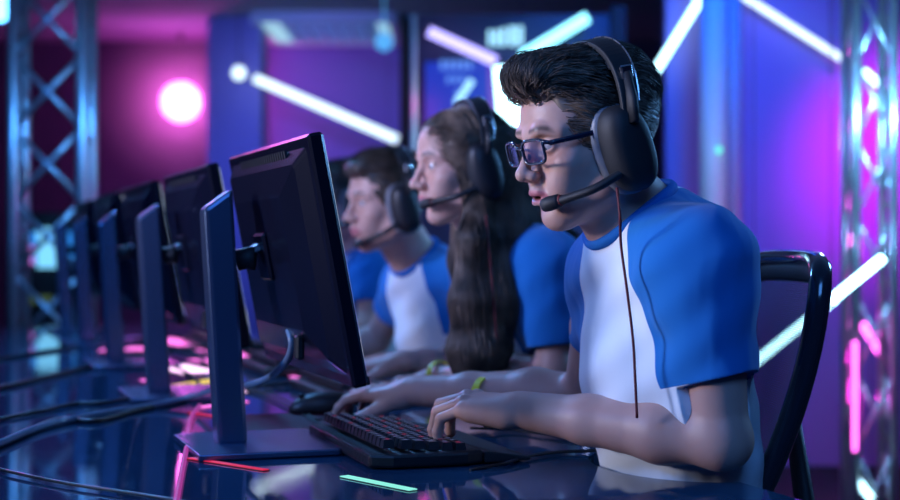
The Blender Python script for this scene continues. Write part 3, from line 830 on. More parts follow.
# ================================================================== the hall
X = lambda px, d: (px-450)/FPX*d
Z = lambda py, d: CZ+(HZ-py)/FPX*d
M_WALLD = mat('dark_wall_paint', (.07,.045,.10), .8, bump=.1, bscale=12)
M_WALLB = mat('blue_wall_paint', (.30,.25,.72), .75, bump=.1, bscale=10)
M_BOARD = mat('dark_backdrop_board', (.03,.04,.10), .5, bump=.05, bscale=20)
M_CEIL = mat('ceiling_paint', (.30,.33,.40), .8, bump=.1, bscale=8)
M_FLOOR = mat('dark_carpet', (.02,.022,.035), .9, bump=.5, bscale=80)
M_ALU = mat('truss_aluminium', (.62,.66,.72), .32, metal=.85, bump=.02, bscale=50)
M_COLM = mat('painted_column', (.42,.47,.58), .45, bump=.03, bscale=30)
def struct(name, c, size, m, R=None):
    c = np.array(c, float); o = MB().box((0,0,0), size, R).build(name, m); o.location = Vector(c); return tag(o, kind='structure')
XL, XR, YB, ZC = -6., 5., 12.5, 2.72
struct('floor', ((XL+XR)/2, 5.5, -.05), (XR-XL, 15, .1), M_FLOOR)
struct('ceiling', ((XL+XR)/2, 5.5, ZC+.05), (XR-XL, 15, .1), M_CEIL)
struct('wall_back', ((XL+XR)/2, YB+.05, ZC/2), (XR-XL, .1, ZC), M_WALLD)
struct('wall_back_lit_panel', (X(330,12.3), 12.4, ZC/2), (1.26,.1,ZC), mat('pale_lilac_wall', (.30,.28,.66), .8, bump=.1, bscale=9))  # lighter panel added on the back wall, light painted into its colour
struct('wall_left', (XL-.05, 5.5, ZC/2), (.1, 15, ZC), M_WALLD)
struct('wall_right', (XR+.05, 5.5, ZC/2), (.1, 15, ZC), M_WALLD)
struct('wall_front', ((XL+XR)/2, -2.05, ZC/2), (XR-XL, .1, ZC), M_WALLD)
struct('wall_partition', (3.0, 7.06, ZC/2), (3.98, .1, ZC), M_WALLB)
# dark display wall in the middle
dw = empty('display_wall', (.40,6.9,0), label='dark display wall with blurred glowing lettering in the middle of the hall', cat='display wall')
bx = lambda x0, x1, z0, z1, y, t: MB().box(((x0+x1)/2, y, (z0+z1)/2), (x1-x0, t, z1-z0))
bx(X(402,6.9), X(622,6.9), 0, Z(14,6.9), 6.95, .08).build('panel', M_BOARD, dw, world=True)
bx(X(400,6.85), X(412,6.85), 0, Z(18,6.85), 6.88, .05).build('side_frame', M_BLKM, dw, world=True)
bx(X(612,6.85), X(626,6.85), 0, Z(6,6.85), 6.88, .05).build('side_frame', M_BLKM, dw, world=True)
def glow_bars(rows, m, d=6.86):
    mb = MB()
    for x0, x1, y0, y1 in rows: mb.box(((X(x0,d)+X(x1,d))/2, d, (Z(y0,d)+Z(y1,d))/2), (X(x1,d)-X(x0,d), .015, Z(y0,d)-Z(y1,d)), bev=.004)
    return mb
M_LETW = emat('lettering_glow_pale', (.35,.75,1.), 1.5); M_LETB = emat('lettering_glow_blue', (.12,.30,1.), .9)
glow_bars([(440,445,60,70),(447,452,60,70),(454,459,60,70),(461,466,60,70),(468,472,60,70),(446,451,76,83),(453,458,76,83),(460,465,76,83),(455,460,90,97)], M_LETB).build('lettering', M_LETB, dw, world=True)
glow_bars([(488,492,30,46),(494,499,30,46),(501,506,28,46),(509,515,26,46),(517,523,26,46)], M_LETW).build('lettering', M_LETW, dw, world=True)
MB().tube([P(472,80,6.84), P(456,104,6.84)], .016, 10).build('logo_stroke', M_LETW, dw, world=True)
M_SCRB = emat('blue_screen_glow', (.01,.06,.9), .55)
glow_bars([(425,488,62,140)], M_SCRB, 6.895).build('blue_screen', M_SCRB, dw, world=True)
M_SCRV = emat('violet_screen_glow', (.22,.05,.8), .6)
glow_bars([(488,500,62,140)], M_SCRV, 6.893).build('violet_screen', M_SCRV, dw, world=True)
bb = MB().tube([P(413.5,15,6.7), np.array([P(413.5,240,6.7)[0],6.7,0.])], .013, 10)
t = bb.build('display_post', M_ALU, world=True); tag(t, 'slim metal post at the edge of the dark display wall, lit pink', 'post')
light('POINT', 'pink_post_lamp', P(421,100,6.55), (0,0,0), (1.,.05,.45), 1.3, r=.03)

# neon tubes
M_TW = emat('neon_white', (.70,.90,1.), 2.0); M_TC = emat('neon_cyan', (.25,.80,1.), 3.2); M_TV = emat('neon_violet', (.40,.36,1.), 2.4); M_TI = emat('neon_ice', (.45,.85,1.), 5.); M_TS = emat('neon_strong_ice', (.40,.85,1.), 12.); M_TP = emat('neon_pink', (1.,.12,.80), 5.)
M_HOLD = mat('tube_holder', (.1,.1,.12), .4, bump=.02)
def neon(a, b, r, m, label, group='neon tubes around the hall', hang=True):
    a, b = np.array(a), np.array(b)
    root = empty('neon_tube', (a+b)/2, label=label, cat='light tube', group=group)
    MB().tube([a, b], r, 14).build('glowing_tube', m, root, True, True)
    d = (b-a)/np.linalg.norm(b-a)
    for e, s in ((a,-1),(b,1)): MB().tube([e-d*s*.004, e+d*s*.012], r*1.08, 14).build('end_cap', M_HOLD, root, True, True)
    for e in (a*.93+b*.07, a*.07+b*.93):
        if hang: MB().tube([e+np.array([0,0,r]), (e[0],e[1],ZC)], .0012, 5).build('hanging_wire', M_BLKM, root, world=True)
    return root
neon(P(254,78,10.9), P(398,140,10.9), .030, M_TW, 'long white neon tube sloping down to the right beside the ceiling grid lamp', group='long white neon tubes')
neon(P(428,31,6.78), P(497,62,6.78), .024, M_TV, 'violet neon tube sloping down across the dark display wall')
neon(P(500,66,6.78), P(507,150,6.78), .030, M_TI, 'upright pale violet neon tube standing behind the girl\'s head')
neon(P(520,70,6.78), P(520,150,6.78), .034, M_TI, 'upright icy neon tube just left of the dark-haired boy\'s forehead')
neon(P(588,17,6.78), P(520,58,6.78), .026, M_TC, 'cyan neon tube rising to the right above the quiff of the boy with glasses')
neon(P(706,-10,6.9), P(655,72,6.9), .017, M_TI, 'cyan neon tube slanting up beside the round column')
neon(P(740,-6,6.9), P(850,64,6.9), .015, M_TW, 'bright neon tube sloping down over the magenta wall to the truss', group='long white neon tubes')
neon(P(862,70,6.2), P(887,91,6.2), .014, M_TI, 'short bright neon tube seen inside the right lattice truss near its top')
neon(P(884,257,4.6), P(829,302,4.6), .012, M_TS, 'pale neon tube rising from the chair towards the truss')
neon(P(836,297,4.62), P(748,368,4.62), .013, M_TS, 'cyan neon tube glowing through the mesh chair back')
neon(P(861,322,5.35), P(884,359,5.35), .013, M_TP, 'short pink-white neon tube in the lower half of the right truss')
neon(P(857,480,5.2), P(872,499,5.2), .012, M_TI, 'short white neon tube at the foot of the right truss')
neon(P(855,340,5.16), P(855,452,5.16), .007, M_TP, 'upright glowing line painted as the pink highlight on the left chord of the right truss')  # glowing tube added for the pink highlight on the chord
b = empty('round_bulb', P(239,73,10.9), label='small round white bulb just above the end of the long sloping neon tube', cat='bulb')
MB().sphere(P(239,73,10.9), .050, 16).build('globe', M_TW, b, True, True)
MB().tube([P(239,66,10.9), P(239,73,10.9)*[1,1,0]+[0,0,ZC]], .003, 6).build('hanging_wire', M_BLKM, b, world=True)
# magenta spotlight
sp = empty('stage_spotlight', P(181,102,11.6), label='glaring magenta stage spotlight above the row of monitors', cat='spotlight')
M_MAG = emat('magenta_lamp', (1.,.55,.95), 26.)
MB().sphere(P(181,102,11.6), .150, 24).build('lamp_globe', emat('magenta_lamp_core', (1.,.13,.80), 27.), sp, True, True)
MB().tube([P(181,102,11.75), P(181,102,12.0)], [.10,.13], 20).build('housing', M_BLKM, sp, True, True)
MB().tube([P(181,80,11.9), (P(181,102,11.9)[0], 11.9, ZC)], .015, 8).build('hanging_bracket', M_BLKM, sp, True, True)
light('POINT', 'spotlight_halo_fill', P(181,102,12.25), (0,0,0), (1.,.05,.75), 9, r=.14)  # extra unseen lamp, added for the halo on the wall behind

# columns
def column(px0, px1, d, label, m=M_COLM):
    r = (px1-px0)/2/FPX*d; x = X((px0+px1)/2, d)
    o = MB().tube([(x,d,0),(x,d,ZC)], r, 28).build('column', m, smooth=False, world=True)
    for p in o.data.polygons: p.use_smooth = len(p.vertices) == 4
    return tag(o, label, 'column')
column(700, 727, 6.2, 'pale round column right of the boy with glasses')
column(727, 741, 6.45, 'thin grey pipe standing behind the pale round column')
struct('wall_pier', (X(236,11.2), 11.3, ZC/2), (.40,.4,ZC), bpy.data.materials['pale_lilac_wall'])
struct('wall_beam', (-1.4, 9.6, ZC-.04), (5.6,.25,.08), M_CEIL)
# trusses
def truss(px0, px1, d, label, dz=.30, r=.020, depth=.26, rb=.009, phase=0.):
    x0, x1 = X(px0, d), X(px1, d)
    root = empty('lattice_truss', ((x0+x1)/2, d+depth/2, 0), label=label, cat='truss')
    cs = [(x0,d),(x1,d),(x1,d+depth),(x0,d+depth)]
    for x, y in cs: MB().tube([(x,y,0),(x,y,ZC)], r, 14).build('chord', M_ALU, root, True, True)
    for i in range(4):
        if i == 2: continue
        (xa, ya), (xb, yb) = cs[i], cs[(i+1)%4]; mb = MB(); z = .05-phase
        k = 0
        while z < ZC-.03:
            z1 = z+dz; za, zb = max(z,.01), min(z1, ZC-.01)
            mb.tube([(xa,ya,za),(xb,yb,zb)] , rb, 8)
            if i in (0,): mb.tube([(xb,yb,za),(xa,ya,zb)], rb, 8)
            else: pass
            z = z1; k += 1
        mb.build('bracing', M_ALU, root, True, True)
    return root
truss(13, 82, 6., 'left lattice truss with crossed braces standing by the far end of the desk', dz=.29, r=.024, rb=.011, depth=.16)
truss(856, 894, 5.2, 'right lattice truss rising beside the chair, glowing pink inside', dz=.27, r=.017, depth=.14, rb=.006)
# ceiling grid lamp
cl = empty('ceiling_lamp', (X(330,11.6),11.6,ZC), label='unlit rectangular ceiling lamp with a louvre grid and pale frame', cat='ceiling lamp')
x0, x1, y0, y1 = -1.42, -.42, 10.9, 12.2; zc = ZC-.03
fr = MB()
for c, s in ((((x0+x1)/2,y0,zc),(x1-x0,.06,.09)),(((x0+x1)/2,y1,zc),(x1-x0,.06,.09)),((x0,(y0+y1)/2,zc),(.06,y1-y0,.09)),((x1,(y0+y1)/2,zc),(.06,y1-y0,.09))): fr.box(c, s)
fr.build('frame', mat('lamp_frame', (.8,.85,.9), .3, bump=.01), cl, world=True)
lv = MB()
for i in range(1, 9): lv.box((x0+(x1-x0)*i/9,(y0+y1)/2,zc), (.012,y1-y0-.06,.05))
for i in range(1, 6): lv.box(((x0+x1)/2,y0+(y1-y0)*i/6,zc), (x1-x0-.06,.012,.05))
lv.build('louvre_grid', mat('louvre_metal', (.5,.6,.7), .3, metal=.6, bump=.01), cl, world=True)
MB().box(((x0+x1)/2,(y0+y1)/2,zc+.03), (x1-x0-.06,y1-y0-.06,.01)).build('diffuser', emat('diffuser_painted_glow', (.25,.6,.7), .30), cl, world=True)  # painted glow, the lamp itself is off
for xx, ww in ((x0+.02,.16),(x1-.02,.10)): MB().box((xx+.05*(1 if xx < -1 else -1),(y0+y1)/2,zc-.02), (ww,y1-y0-.2,.02)).build('painted_edge_glint', emat('edge_glint_emission', (.45,.85,1.), .75), cl, world=True)  # emission painted in for the pale reflections along the frame edges
# far glowing screen seen through the left truss
fs = empty('arcade_screen', P(48,300,8.), label='distant screen glowing cyan, white and pink behind the left truss', cat='screen')
fs.location.z = 0
d = 8.
def pane(x0, x1, y0, y1, m, nm, dd=0.): MB().box(((X(x0,d)+X(x1,d))/2, d-dd, (Z(y0,d)+Z(y1,d))/2), (X(x1,d)-X(x0,d), .02, Z(y0,d)-Z(y1,d))).build(nm, m, fs, world=True)
MB().box((X(48,d), d+.06, Z(250,d)/2+.1), (.34,.08,Z(250,d)+.2)).build('cabinet', M_BLKM, fs, world=True)
pane(22, 74, 232, 264, emat('screen_cyan', (.03,.30,1.), .8), 'picture', .0)
pane(38, 60, 228, 268, emat('screen_white', (.20,.65,1.), 1.2), 'bright_picture', .012)
pane(22, 34, 246, 264, emat('screen_pink', (.9,.2,.9), .9), 'pink_picture', .014)
pane(24, 52, 296, 303, emat('screen_green', (.2,.35,.1), .25), 'green_strip', .012)
# blue stage lamps high up
for px, py, dd, lab, e in ((-2,8,6.5,'blue-white lamp shining at the top of the left truss',9.),(384,42,9.,'small blurred blue lamp at the edge of the dark display wall',1.0),(719,150,6.135,'tiny green indicator lamp on the pale round column',1.6)):
    c = (.15,.9,.6) if px == 719 else (.10,.45,1.)
    r = {-2:.06,384:.055,719:.014}[px]
    o = MB().sphere(P(px,py,dd), r, 14).tube([P(px,py,dd)+[0,0,r*.8 if px != 719 else 0], (P(px,py,dd)[0],dd,ZC if px != 719 else P(px,py,dd)[2]+.001)], .004, 6).build('stage_lamp' if px != 719 else 'indicator_lamp', emat('lamp_glow', c, e), smooth=True, world=True); tag(o, lab, 'lamp')

# ================================================================== the long desk
M_DESK = mat('gloss_black_desk', (.014,.055,.11), .05, coat=.0, ior=1.48, vary=.02, bscale=9, spec=.5)
M_EDGE = mat('desk_edge', (.01,.012,.02), .3, bump=.02)
dk = empty('gaming_desk', ST(1.3,.85), label='long glossy black desk running under all the monitors', cat='desk')
s0, s1, t1 = -1.15, 3.85, 1.75
notch = []
SL1, SR1 = P(704,268,1.885), P(613,276,2.16)
cN = np.array([.315,2.04]); wN = (SL1-SR1)[:2]; wN /= np.linalg.norm(wN); fN = np.array([wN[1], -wN[0]])
if fN[0] > 0: fN = -fN
outl = [ST(s0,0)]
ss = []
for k in range(37):
    a = math.pi*2*k/36; q = cN+fN*.118*math.cos(a)+wN*.165*math.sin(a)
    st = ((q-E0[:2])@R_[:2], (q-E0[:2])@N_[:2])
    if st[1] > 0: ss.append(st)
ss.sort()
outl += [ST(a, b) for a, b in ss]
outl += [ST(s1,0), ST(s1,t1), ST(s0,t1)]
MB().prism([(p[0], p[1]) for p in outl], (0,0,DESK-.028), (1,0,0), (0,1,0), (0,0,1), .028).build('desk_top', M_DESK, dk, world=True)
for s_ in (-.95,.35,1.55,2.7,3.7):
    for t_ in (.16 if s_ != .35 else .40,1.6):
        MB().box(ST(s_,t_,.356), (.05,.05,.711), ROW).build('leg', M_BLKM, dk, world=True)
MB().box(ST(1.35,.86,.60), (4.8,.03,.2), ROW).build('modesty_panel', M_BLKM, dk, world=True)

# ================================================================== monitors
M_STAND = mat('anodised_stand', (.16,.22,.36), .26, metal=.8, bump=.01, bscale=30)
M_MONB = mat('monitor_back_plastic', (.004,.005,.014), .26, bump=.02, bscale=160, spec=.28)
def screen_mat():
    m = bpy.data.materials.new('game_screen'); m.use_nodes = True; nt = m.node_tree; b = nt.nodes['Principled BSDF']
    b.inputs['Base Color'].default_value = (.01,.01,.01,1); b.inputs['Roughness'].default_value = .2
    tc = nt.nodes.new('ShaderNodeTexCoord'); vo = nt.nodes.new('ShaderNodeTexNoise'); vo.inputs['Scale'].default_value = 7; vo.inputs['Detail'].default_value = 3
    cr = nt.nodes.new('ShaderNodeValToRGB'); e = cr.color_ramp.elements
    e[0].position = .35; e[0].color = (.02,.05,.4,1); e[1].position = .6; e[1].color = (.7,.8,1,1)
    x = e.new(.5); x.color = (.25,.35,1.,1)
    nt.links.new(tc.outputs['Object'], vo.inputs['Vector']); nt.links.new(vo.outputs[0], cr.inputs[0]); nt.links.new(cr.outputs[0], b.inputs['Emission Color'])
    b.inputs['Emission Strength'].default_value = 1.5
    return m
M_SCREEN = screen_mat()
TILT = math.radians(10.6)
def make_monitor(k, label):
    # s, t of the stand foot
    s0_, t0_ = .38+.78*k, .560
    root = empty('gaming_monitor', ST(s0_, t0_, DESK), (0,0,math.atan2(R_[1], R_[0])), label=label, cat='monitor', group='monitors along the desk')
    # local axes: x along the row (away from the camera), y from players to screens, z up
    up = np.array([0, math.sin(TILT), math.cos(TILT)]); nb = np.array([0, math.cos(TILT), -math.sin(TILT)]); ex = np.array([1.,0,0])
    R = np.stack([ex, nb, up], 1)
    C0 = np.array([-.008, -.082, .277]); Wd, H = .568, .336
    fb = MB().box(C0+R@np.array([0,-.002,0]), (Wd, .022, H), R, bev=.004)
    fb.build('frame', M_MONB, root)
    hump = MB(); V = []; F = []
    rings = [(Wd/2-.012,H/2-.012,.006),(Wd/2-.05,H/2-.035,.022),(Wd/2-.12,H/2-.075,.034)]
    for hx, hz, dy in rings:
        for a in range(4):
            sx, sz = ((-1,-1),(1,-1),(1,1),(-1,1))[a]; V.append(C0+R@np.array([sx*hx, dy, sz*hz]))
    for i in range(2):
        for a in range(4): F.append((i*4+a, i*4+(a+1)%4, i*4+4+(a+1)%4, i*4+4+a))
    F.append((8,9,10,11)); hump.add(V, F)
    hump.build('back_shell', M_MONB, root, bevel=.006)
    v = MB()
    for i in range(22): v.box(C0+R@np.array([-.16+i*.015, .0135, H/2-.020]), (.008,.004,.012), R)
    v.build('vent_slots', M_BLKM, root)
    MB().box(C0+R@np.array([0,-.0132,.004]), (Wd-.016,.002,H-.030), R).build('screen', M_SCREEN, root)
    MB().box(C0+R@np.array([.0,-.0135,-H/2+.006]), (Wd-.01,.004,.011), R).build('chin_bezel', M_BLK, root)
    # mount arm
    MB().box(C0+R@np.array([.0,.036,.01]), (.07,.010,.07), R, bev=.004).build('mount_plate', M_MONB, root)
    mid = C0+R@np.array([.0,.05,.01])
    MB().tube([mid, (mid[0]*.5+.0,-.02,.278), (0,-.006,.275)], [.018,.016,.016], 12).build('mount_arm', M_BLKM, root, True)
    MB().box((.004,-.034,.292), (.034,.022,.010), rotm((1,0,0),(0,1,-.45)), bev=.002).build('hinge', M_STEEL, root)
    # column leaning back slightly with a slanted top
    lean = .022/.36
    pr = [(-.021,0),(.019,0),(.019,0),(-.021,0)]
    V = []
    for z, yo in ((.008,0),(.363,.0)):
        for x, y in ((-.022,-.019),(.030,-.019),(.030,.024),(-.022,.024)):
            zz = z
            if z > .1: zz = z+.016-(.030)*((y+.019)/.043)
            V.append((x*1., y+lean*zz, zz))
    MB().add(V, [(3,2,1,0),(4,5,6,7),(0,1,5,4),(1,2,6,5),(2,3,7,6),(3,0,4,7)]).build('column', M_STAND, root, bevel=.006)
    MB().prism([(-.125,.070),(.115,.070),(.125,.060),(.125,-.128),(.115,-.138),(-.115,-.138),(-.125,-.128)], (0,0,.001), (1,0,0), (0,1,0), (0,0,1), .009).build('base_plate', M_STAND, root, bevel=.002)
    # cable plug at the bottom of the shell
    p0 = C0+R@np.array([-.13,.030,-.10]); 
    MB().box(p0+np.array([0,.004,-.018]), (.020,.012,.034), bev=.003).build('cable_plug', M_BLK, root)
    return root
mon_lab = ['nearest monitor, seen from behind, sharp in front of the boy with glasses',
           'second monitor back in the row, just left of the nearest one',
           'third monitor back in the row, behind the second blurred stand',
           'fourth monitor back in the row, blurred under the magenta glare',
           'farthest monitor at the end of the row beside the left truss']
for k in range(5): make_monitor(k, mon_lab[k])

# ================================================================== cables
M_CBL = mat('grey_cable', (.20,.26,.34), .25, bump=.05); M_CBK = mat('black_cable', (.008,.008,.010), .42, bump=.05)
def D(px, py, dz=.0045): # a point of the desk surface
    d = (CZ-DESK-dz)*FPX/(py-HZ); return P(px, py, d)
def cable(name, pts, r, m, label, group='cables lying on the desk'):
    o = MB().tube(spline(pts, 8), r, 8).build(name, m, smooth=True, world=True); return tag(o, label, 'cable', group)
cable('monitor_cable', [P(289,330,2.16), P(292,345,2.15), P(286,362,2.18), P(268,378,2.25), P(244,386,2.32), D(205,393,.03), D(160,404,.008), D(110,412,.007), D(50,424,.007), D(8,440,.007), D(-60,470,.007)], .0058, M_CBL, 'thick cable running from the nearest monitor across the desk to its left end')
cable('power_cable', [D(300,382,.010), D(250,388,.005), D(175,402), D(130,412), D(95,421), D(60,419), D(25,432), D(-40,462)], .0042, M_CBK, 'black cable lying beside the thick blue-lit cable')
cable('power_cable', [D(190,385), D(150,392), D(110,402), D(75,404), D(45,410), D(-30,425)], .0035, M_CBK, 'thin black cable wandering left above the thick cable')
cable('power_cable', [D(240,352), D(180,348), D(120,360), D(60,374), D(0,388), D(-60,398)], .0065, M_CBK, 'bundle of black cables crossing the desk near the middle stands')
cable('power_cable', [D(200,336), D(150,338), D(90,345), D(40,352), D(-40,366)], .005, M_CBK, 'black cable bundle crossing the desk at the far stands')
cable('power_cable', [D(-30,462), D(20,474), D(70,484), D(130,493), D(210,506)], .0022, M_CBK, 'thin cable curving across the near left corner of the desk')
cable('mouse_cable', [D(330,412,.006), D(318,420), D(300,408,.006), D(275,395), D(250,388), D(225,380)], .0021, M_CBK, 'thin mouse cable looping behind the nearest monitor base')
cable('mouse_cable', [D(330,428,.006), D(312,420), D(286,405), D(262,394), D(238,388)], .0024, M_CBK, 'thin cable passing over the dark red mouse pad')
cable('keyboard_cable', [D(372,438,.012), D(350,432), D(338,426), D(332,418), D(345,412), D(362,417)], .0024, M_CBK, 'looped cable at the back of the near keyboard')
cable('headset_cable', [D(636,444,.004), D(600,450), D(560,452), D(530,456), D(505,463), D(470,470,.001)], .0024, M_CBK, 'thin cable lying on the desk between keyboard and shirt')
cable('headset_cable', [D(615,441), D(575,438), D(545,434), D(510,430), D(470,428,.010)], .0022, M_CBK, 'thin cable passing under the left wrist of the boy with glasses')
for i, (a, b_, c) in enumerate((((215,372),(196,356),(170,346)), ((205,390),(186,372),(160,362)), ((236,378),(214,364),(206,350)))):
    cable('power_cable', [D(*a), D(*b_), D(*c)], .004, M_CBK, 'short black cable end among the painted light patches behind the first stand', 'tangled cables by the painted light patches')

# glowing strips added in place of reflections and light patches on the desk
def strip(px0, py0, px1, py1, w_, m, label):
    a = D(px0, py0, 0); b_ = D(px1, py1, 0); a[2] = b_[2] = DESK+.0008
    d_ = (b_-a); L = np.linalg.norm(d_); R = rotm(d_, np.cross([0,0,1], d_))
    root = empty('painted_desk_light', (a+b_)/2, label=label, cat='painted light patch', group='painted light patches on the desk')
    MB().box((a+b_)/2-np.array([0,0,.0003]), (L+.002, w_+.002, .0006), R).build('glow_backing', M_BLKM, root, world=True)
    MB().box((a+b_)/2+np.array([0,0,.0007]), (L, w_, .0012), R, bev=.0004).build('painted_glow', m, root, world=True)
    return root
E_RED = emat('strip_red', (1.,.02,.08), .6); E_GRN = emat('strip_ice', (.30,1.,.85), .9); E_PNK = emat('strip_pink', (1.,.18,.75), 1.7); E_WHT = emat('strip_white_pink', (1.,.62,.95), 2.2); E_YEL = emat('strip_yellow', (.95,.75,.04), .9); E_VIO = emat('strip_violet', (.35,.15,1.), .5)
strip(190,413,257,424,.011,E_RED,'red painted reflection just behind the nearest monitor stand')
strip(189,459,266,471,.011,E_RED,'red painted reflection in front of the nearest monitor base')
strip(344,477,413,491,.014,E_GRN,'pale green painted reflection in front of the near keyboard')
strip(160,339,222,352,.085,E_PNK,'pink painted light patch between the second and third stands')
strip(226,352,254,361,.060,E_PNK,'pink painted light patch just left of the nearest monitor, behind its stand')
strip(170,366,200,373,.085,E_WHT,'white-pink painted light patch beside the second stand')
strip(196,360,228,364,.050,E_PNK,'small pink painted light patch above the yellow one')
strip(172,388,218,380,.050,E_YEL,'yellow painted light patch behind the nearest stand')
strip(178,398,240,391,.045,E_WHT,'bright pink-white painted light patch under the thick cable')
strip(200,408,246,402,.016,E_PNK,'thin pink painted light patch just in front of the thick cable')
strip(102,350,116,350,.09,E_PNK,'pink painted light patch left of the third stand')
strip(126,349,148,349,.10,E_PNK,'pink painted light patch right of the third stand')
strip(126,338,146,338,.07,E_VIO,'violet painted light patch right of the third stand')
strip(292,377,340,390,.014,E_PNK,'thin pink painted light patch under the lower edge of the nearest monitor')
strip(146,380,158,383,.03,E_PNK,'small pink painted light patch left of the second stand')
# beaded glowing cable
bp = spline([D(200,405,.006), D(191,418,.006), D(188,440,.006), D(183,465,.006), D(177,497,.006), D(170,530,.006)], 14)
gc = MB()
for i in range(len(bp)-1): gc.tube([bp[i]*.9+bp[i+1]*.1, bp[i]*.5+bp[i+1]*.5, bp[i]*.1+bp[i+1]*.9], [.0022,.0038,.0022], 8)
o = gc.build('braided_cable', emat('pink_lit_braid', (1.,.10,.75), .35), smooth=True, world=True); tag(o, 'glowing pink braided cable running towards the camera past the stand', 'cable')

# ================================================================== keyboards, pads and mice
M_KEY = mat('keycap_plastic', (.016,.016,.02), .35, bump=.02); M_KGL = emat('key_backlight', (.35,.45,1.), .16); M_KRED = emat('red_key_backlight', (1.,.05,.15), .22)
def keyboard(s, t, yaw, label, full=True):
    root = empty('keyboard', ST(s, t, DESK), (0,0,math.atan2(R_[1], R_[0])+math.radians(yaw)), label=label, cat='keyboard', group='keyboards in front of the players')
    L, W = .375, .165     # local x along the row away from camera, y towards screens
    MB().prism([(-L/2,-.052),(-L/2+.012,-.078),(L/2-.012,-.078),(L/2,-.052),(L/2,W/2-.03),(L/2-.014,W/2),(-L/2+.014,W/2),(-L/2,W/2-.03)], (0,0,.002), (1,0,0), (0,1,0), (0,.0,1), .018).build('case', M_BLK, root, bevel=.004)
    MB().prism([(-.079,.002),(-.115,.003),(-.146,.003),(-.146,.008),(-.11,.014),(-.079,.018)], (-L/2+.01,0,0), (0,1,0), (0,0,1), (1,0,0), L-.02).build('wrist_rest', M_BLKM, root, bevel=.002)
    k = MB(); g = MB(); rg = MB(); px = .0190
    for r in range(6):
        y = -.058+r*.0192+(.006 if r == 5 else 0); z = .0215+r*.0018; x = -L/2+.018; c = 0
        while x < L/2-.026:
            w_ = px*(1.6 if (c == 0 and r in (0,1,2,3)) else 5.6 if (r == 0 and c == 3) else 1)
            w_ = min(w_, L/2-.010-x)
            V = [];
            for (zz, q) in ((-.004,.0005),(.0075,.0028)):
                for sx, sy in ((-1,-1),(1,-1),(1,1),(-1,1)): V.append((x+w_/2+sx*(w_/2-.0008-q), y+.0095+sy*(.0088-q), z+zz))
            k.add(V, [(3,2,1,0),(4,5,6,7),(0,1,5,4),(1,2,6,5),(2,3,7,6),(3,0,4,7)])
            (g if (r*7+c*3) % 5 else rg).box((x+w_/2, y+.0095, z+.0077), (min(w_*.3,.006),.005,.0004))
            x += w_; c += 1
    k.build('keys', M_KEY, root); g.build('key_legends', M_KGL, root); rg.build('red_key_legends', M_KRED, root)
    for sx in (-1, 1): MB().box((sx*.13,.05,.0015), (.03,.012,.003)).build('foot', M_BLKM, root)
    return root
kb0 = keyboard(.290,.345,0, 'black backlit keyboard under the hands of the boy with glasses')
for s_k, nm_ in ((1.08,'the long-haired girl'),(1.68,'the short-haired boy third in the row'),(2.55,'the farthest player')):
    k2 = copy_tree(kb0); k2.location = Vector(ST(s_k, .20, DESK)); k2['label'] = 'black keyboard under the hands of '+nm_
M_MPAD = mat('mouse_pad_cloth', (.10,.012,.035), .55, bump=.3, bscale=700)
def pad(s, t, ls, lt, label):
    root = MB().prism([(-ls/2,-lt/2),(ls/2,-lt/2),(ls/2,lt/2),(-ls/2,lt/2)], (0,0,.0), (1,0,0), (0,1,0), (0,0,1), .003).build('mouse_pad', M_MPAD, bevel=.001)
    root.location = Vector(ST(s, t, DESK+.0005)); root.rotation_euler.z = math.atan2(R_[1], R_[0]); return tag(root, label, 'mouse pad', 'mouse pads on the desk')
def mouse(pos, label, h_=.0035):
    root = empty('computer_mouse', pos, (0,0,math.atan2(N_[1], N_[0])), label=label, cat='mouse', group='mice under the players\' hands')
    for nm, m in (('shell', M_BLK),):
        V = []; F = []; n = 24; prof = [(0,.94,.0),(.25,1.,.2),(.5,.97,.5),(.75,.84,.8),(.93,.55,.96),(1.,.12,1.)]
        for t, rr, zz in prof:
            for k in range(n):
                a = 2*math.pi*k/n; x = math.cos(a)*.060*rr; y = math.sin(a)*.032*rr*(1-.12*math.cos(a)**2)
                V.append((x, y, .001+.036*zz*(1-.25*(x/.06)**2-(.15*x/.06 if zz else 0))))
        m_ = len(prof); F = [(i*n+k, i*n+(k+1)%n, (i+1)*n+(k+1)%n, (i+1)*n+k) for i in range(m_-1) for k in range(n)]+[tuple(range(n))[::-1], tuple((m_-1)*n+k for k in range(n))]
        MB().add(V, F).build(nm, m, root, True)
    MB().tube([(.036,-.004,.028),(.036,.004,.028)], .006, 12).build('scroll_wheel', M_BLKM, root)
    MB().tube([(-.03,-.022,.016),(-.005,-.030,.014),(.02,-.029,.012)], .0014, 6).build('light_line', emat('mouse_light', (1.,.15,.4), .9), root)
    return root
pad(.640,.40,.27,.24,'dark red mouse pad under the nearest monitor')
mp = P(322,402,2.62); mp[2] = DESK+.0035
mouse(mp, 'black mouse held by the boy with glasses')

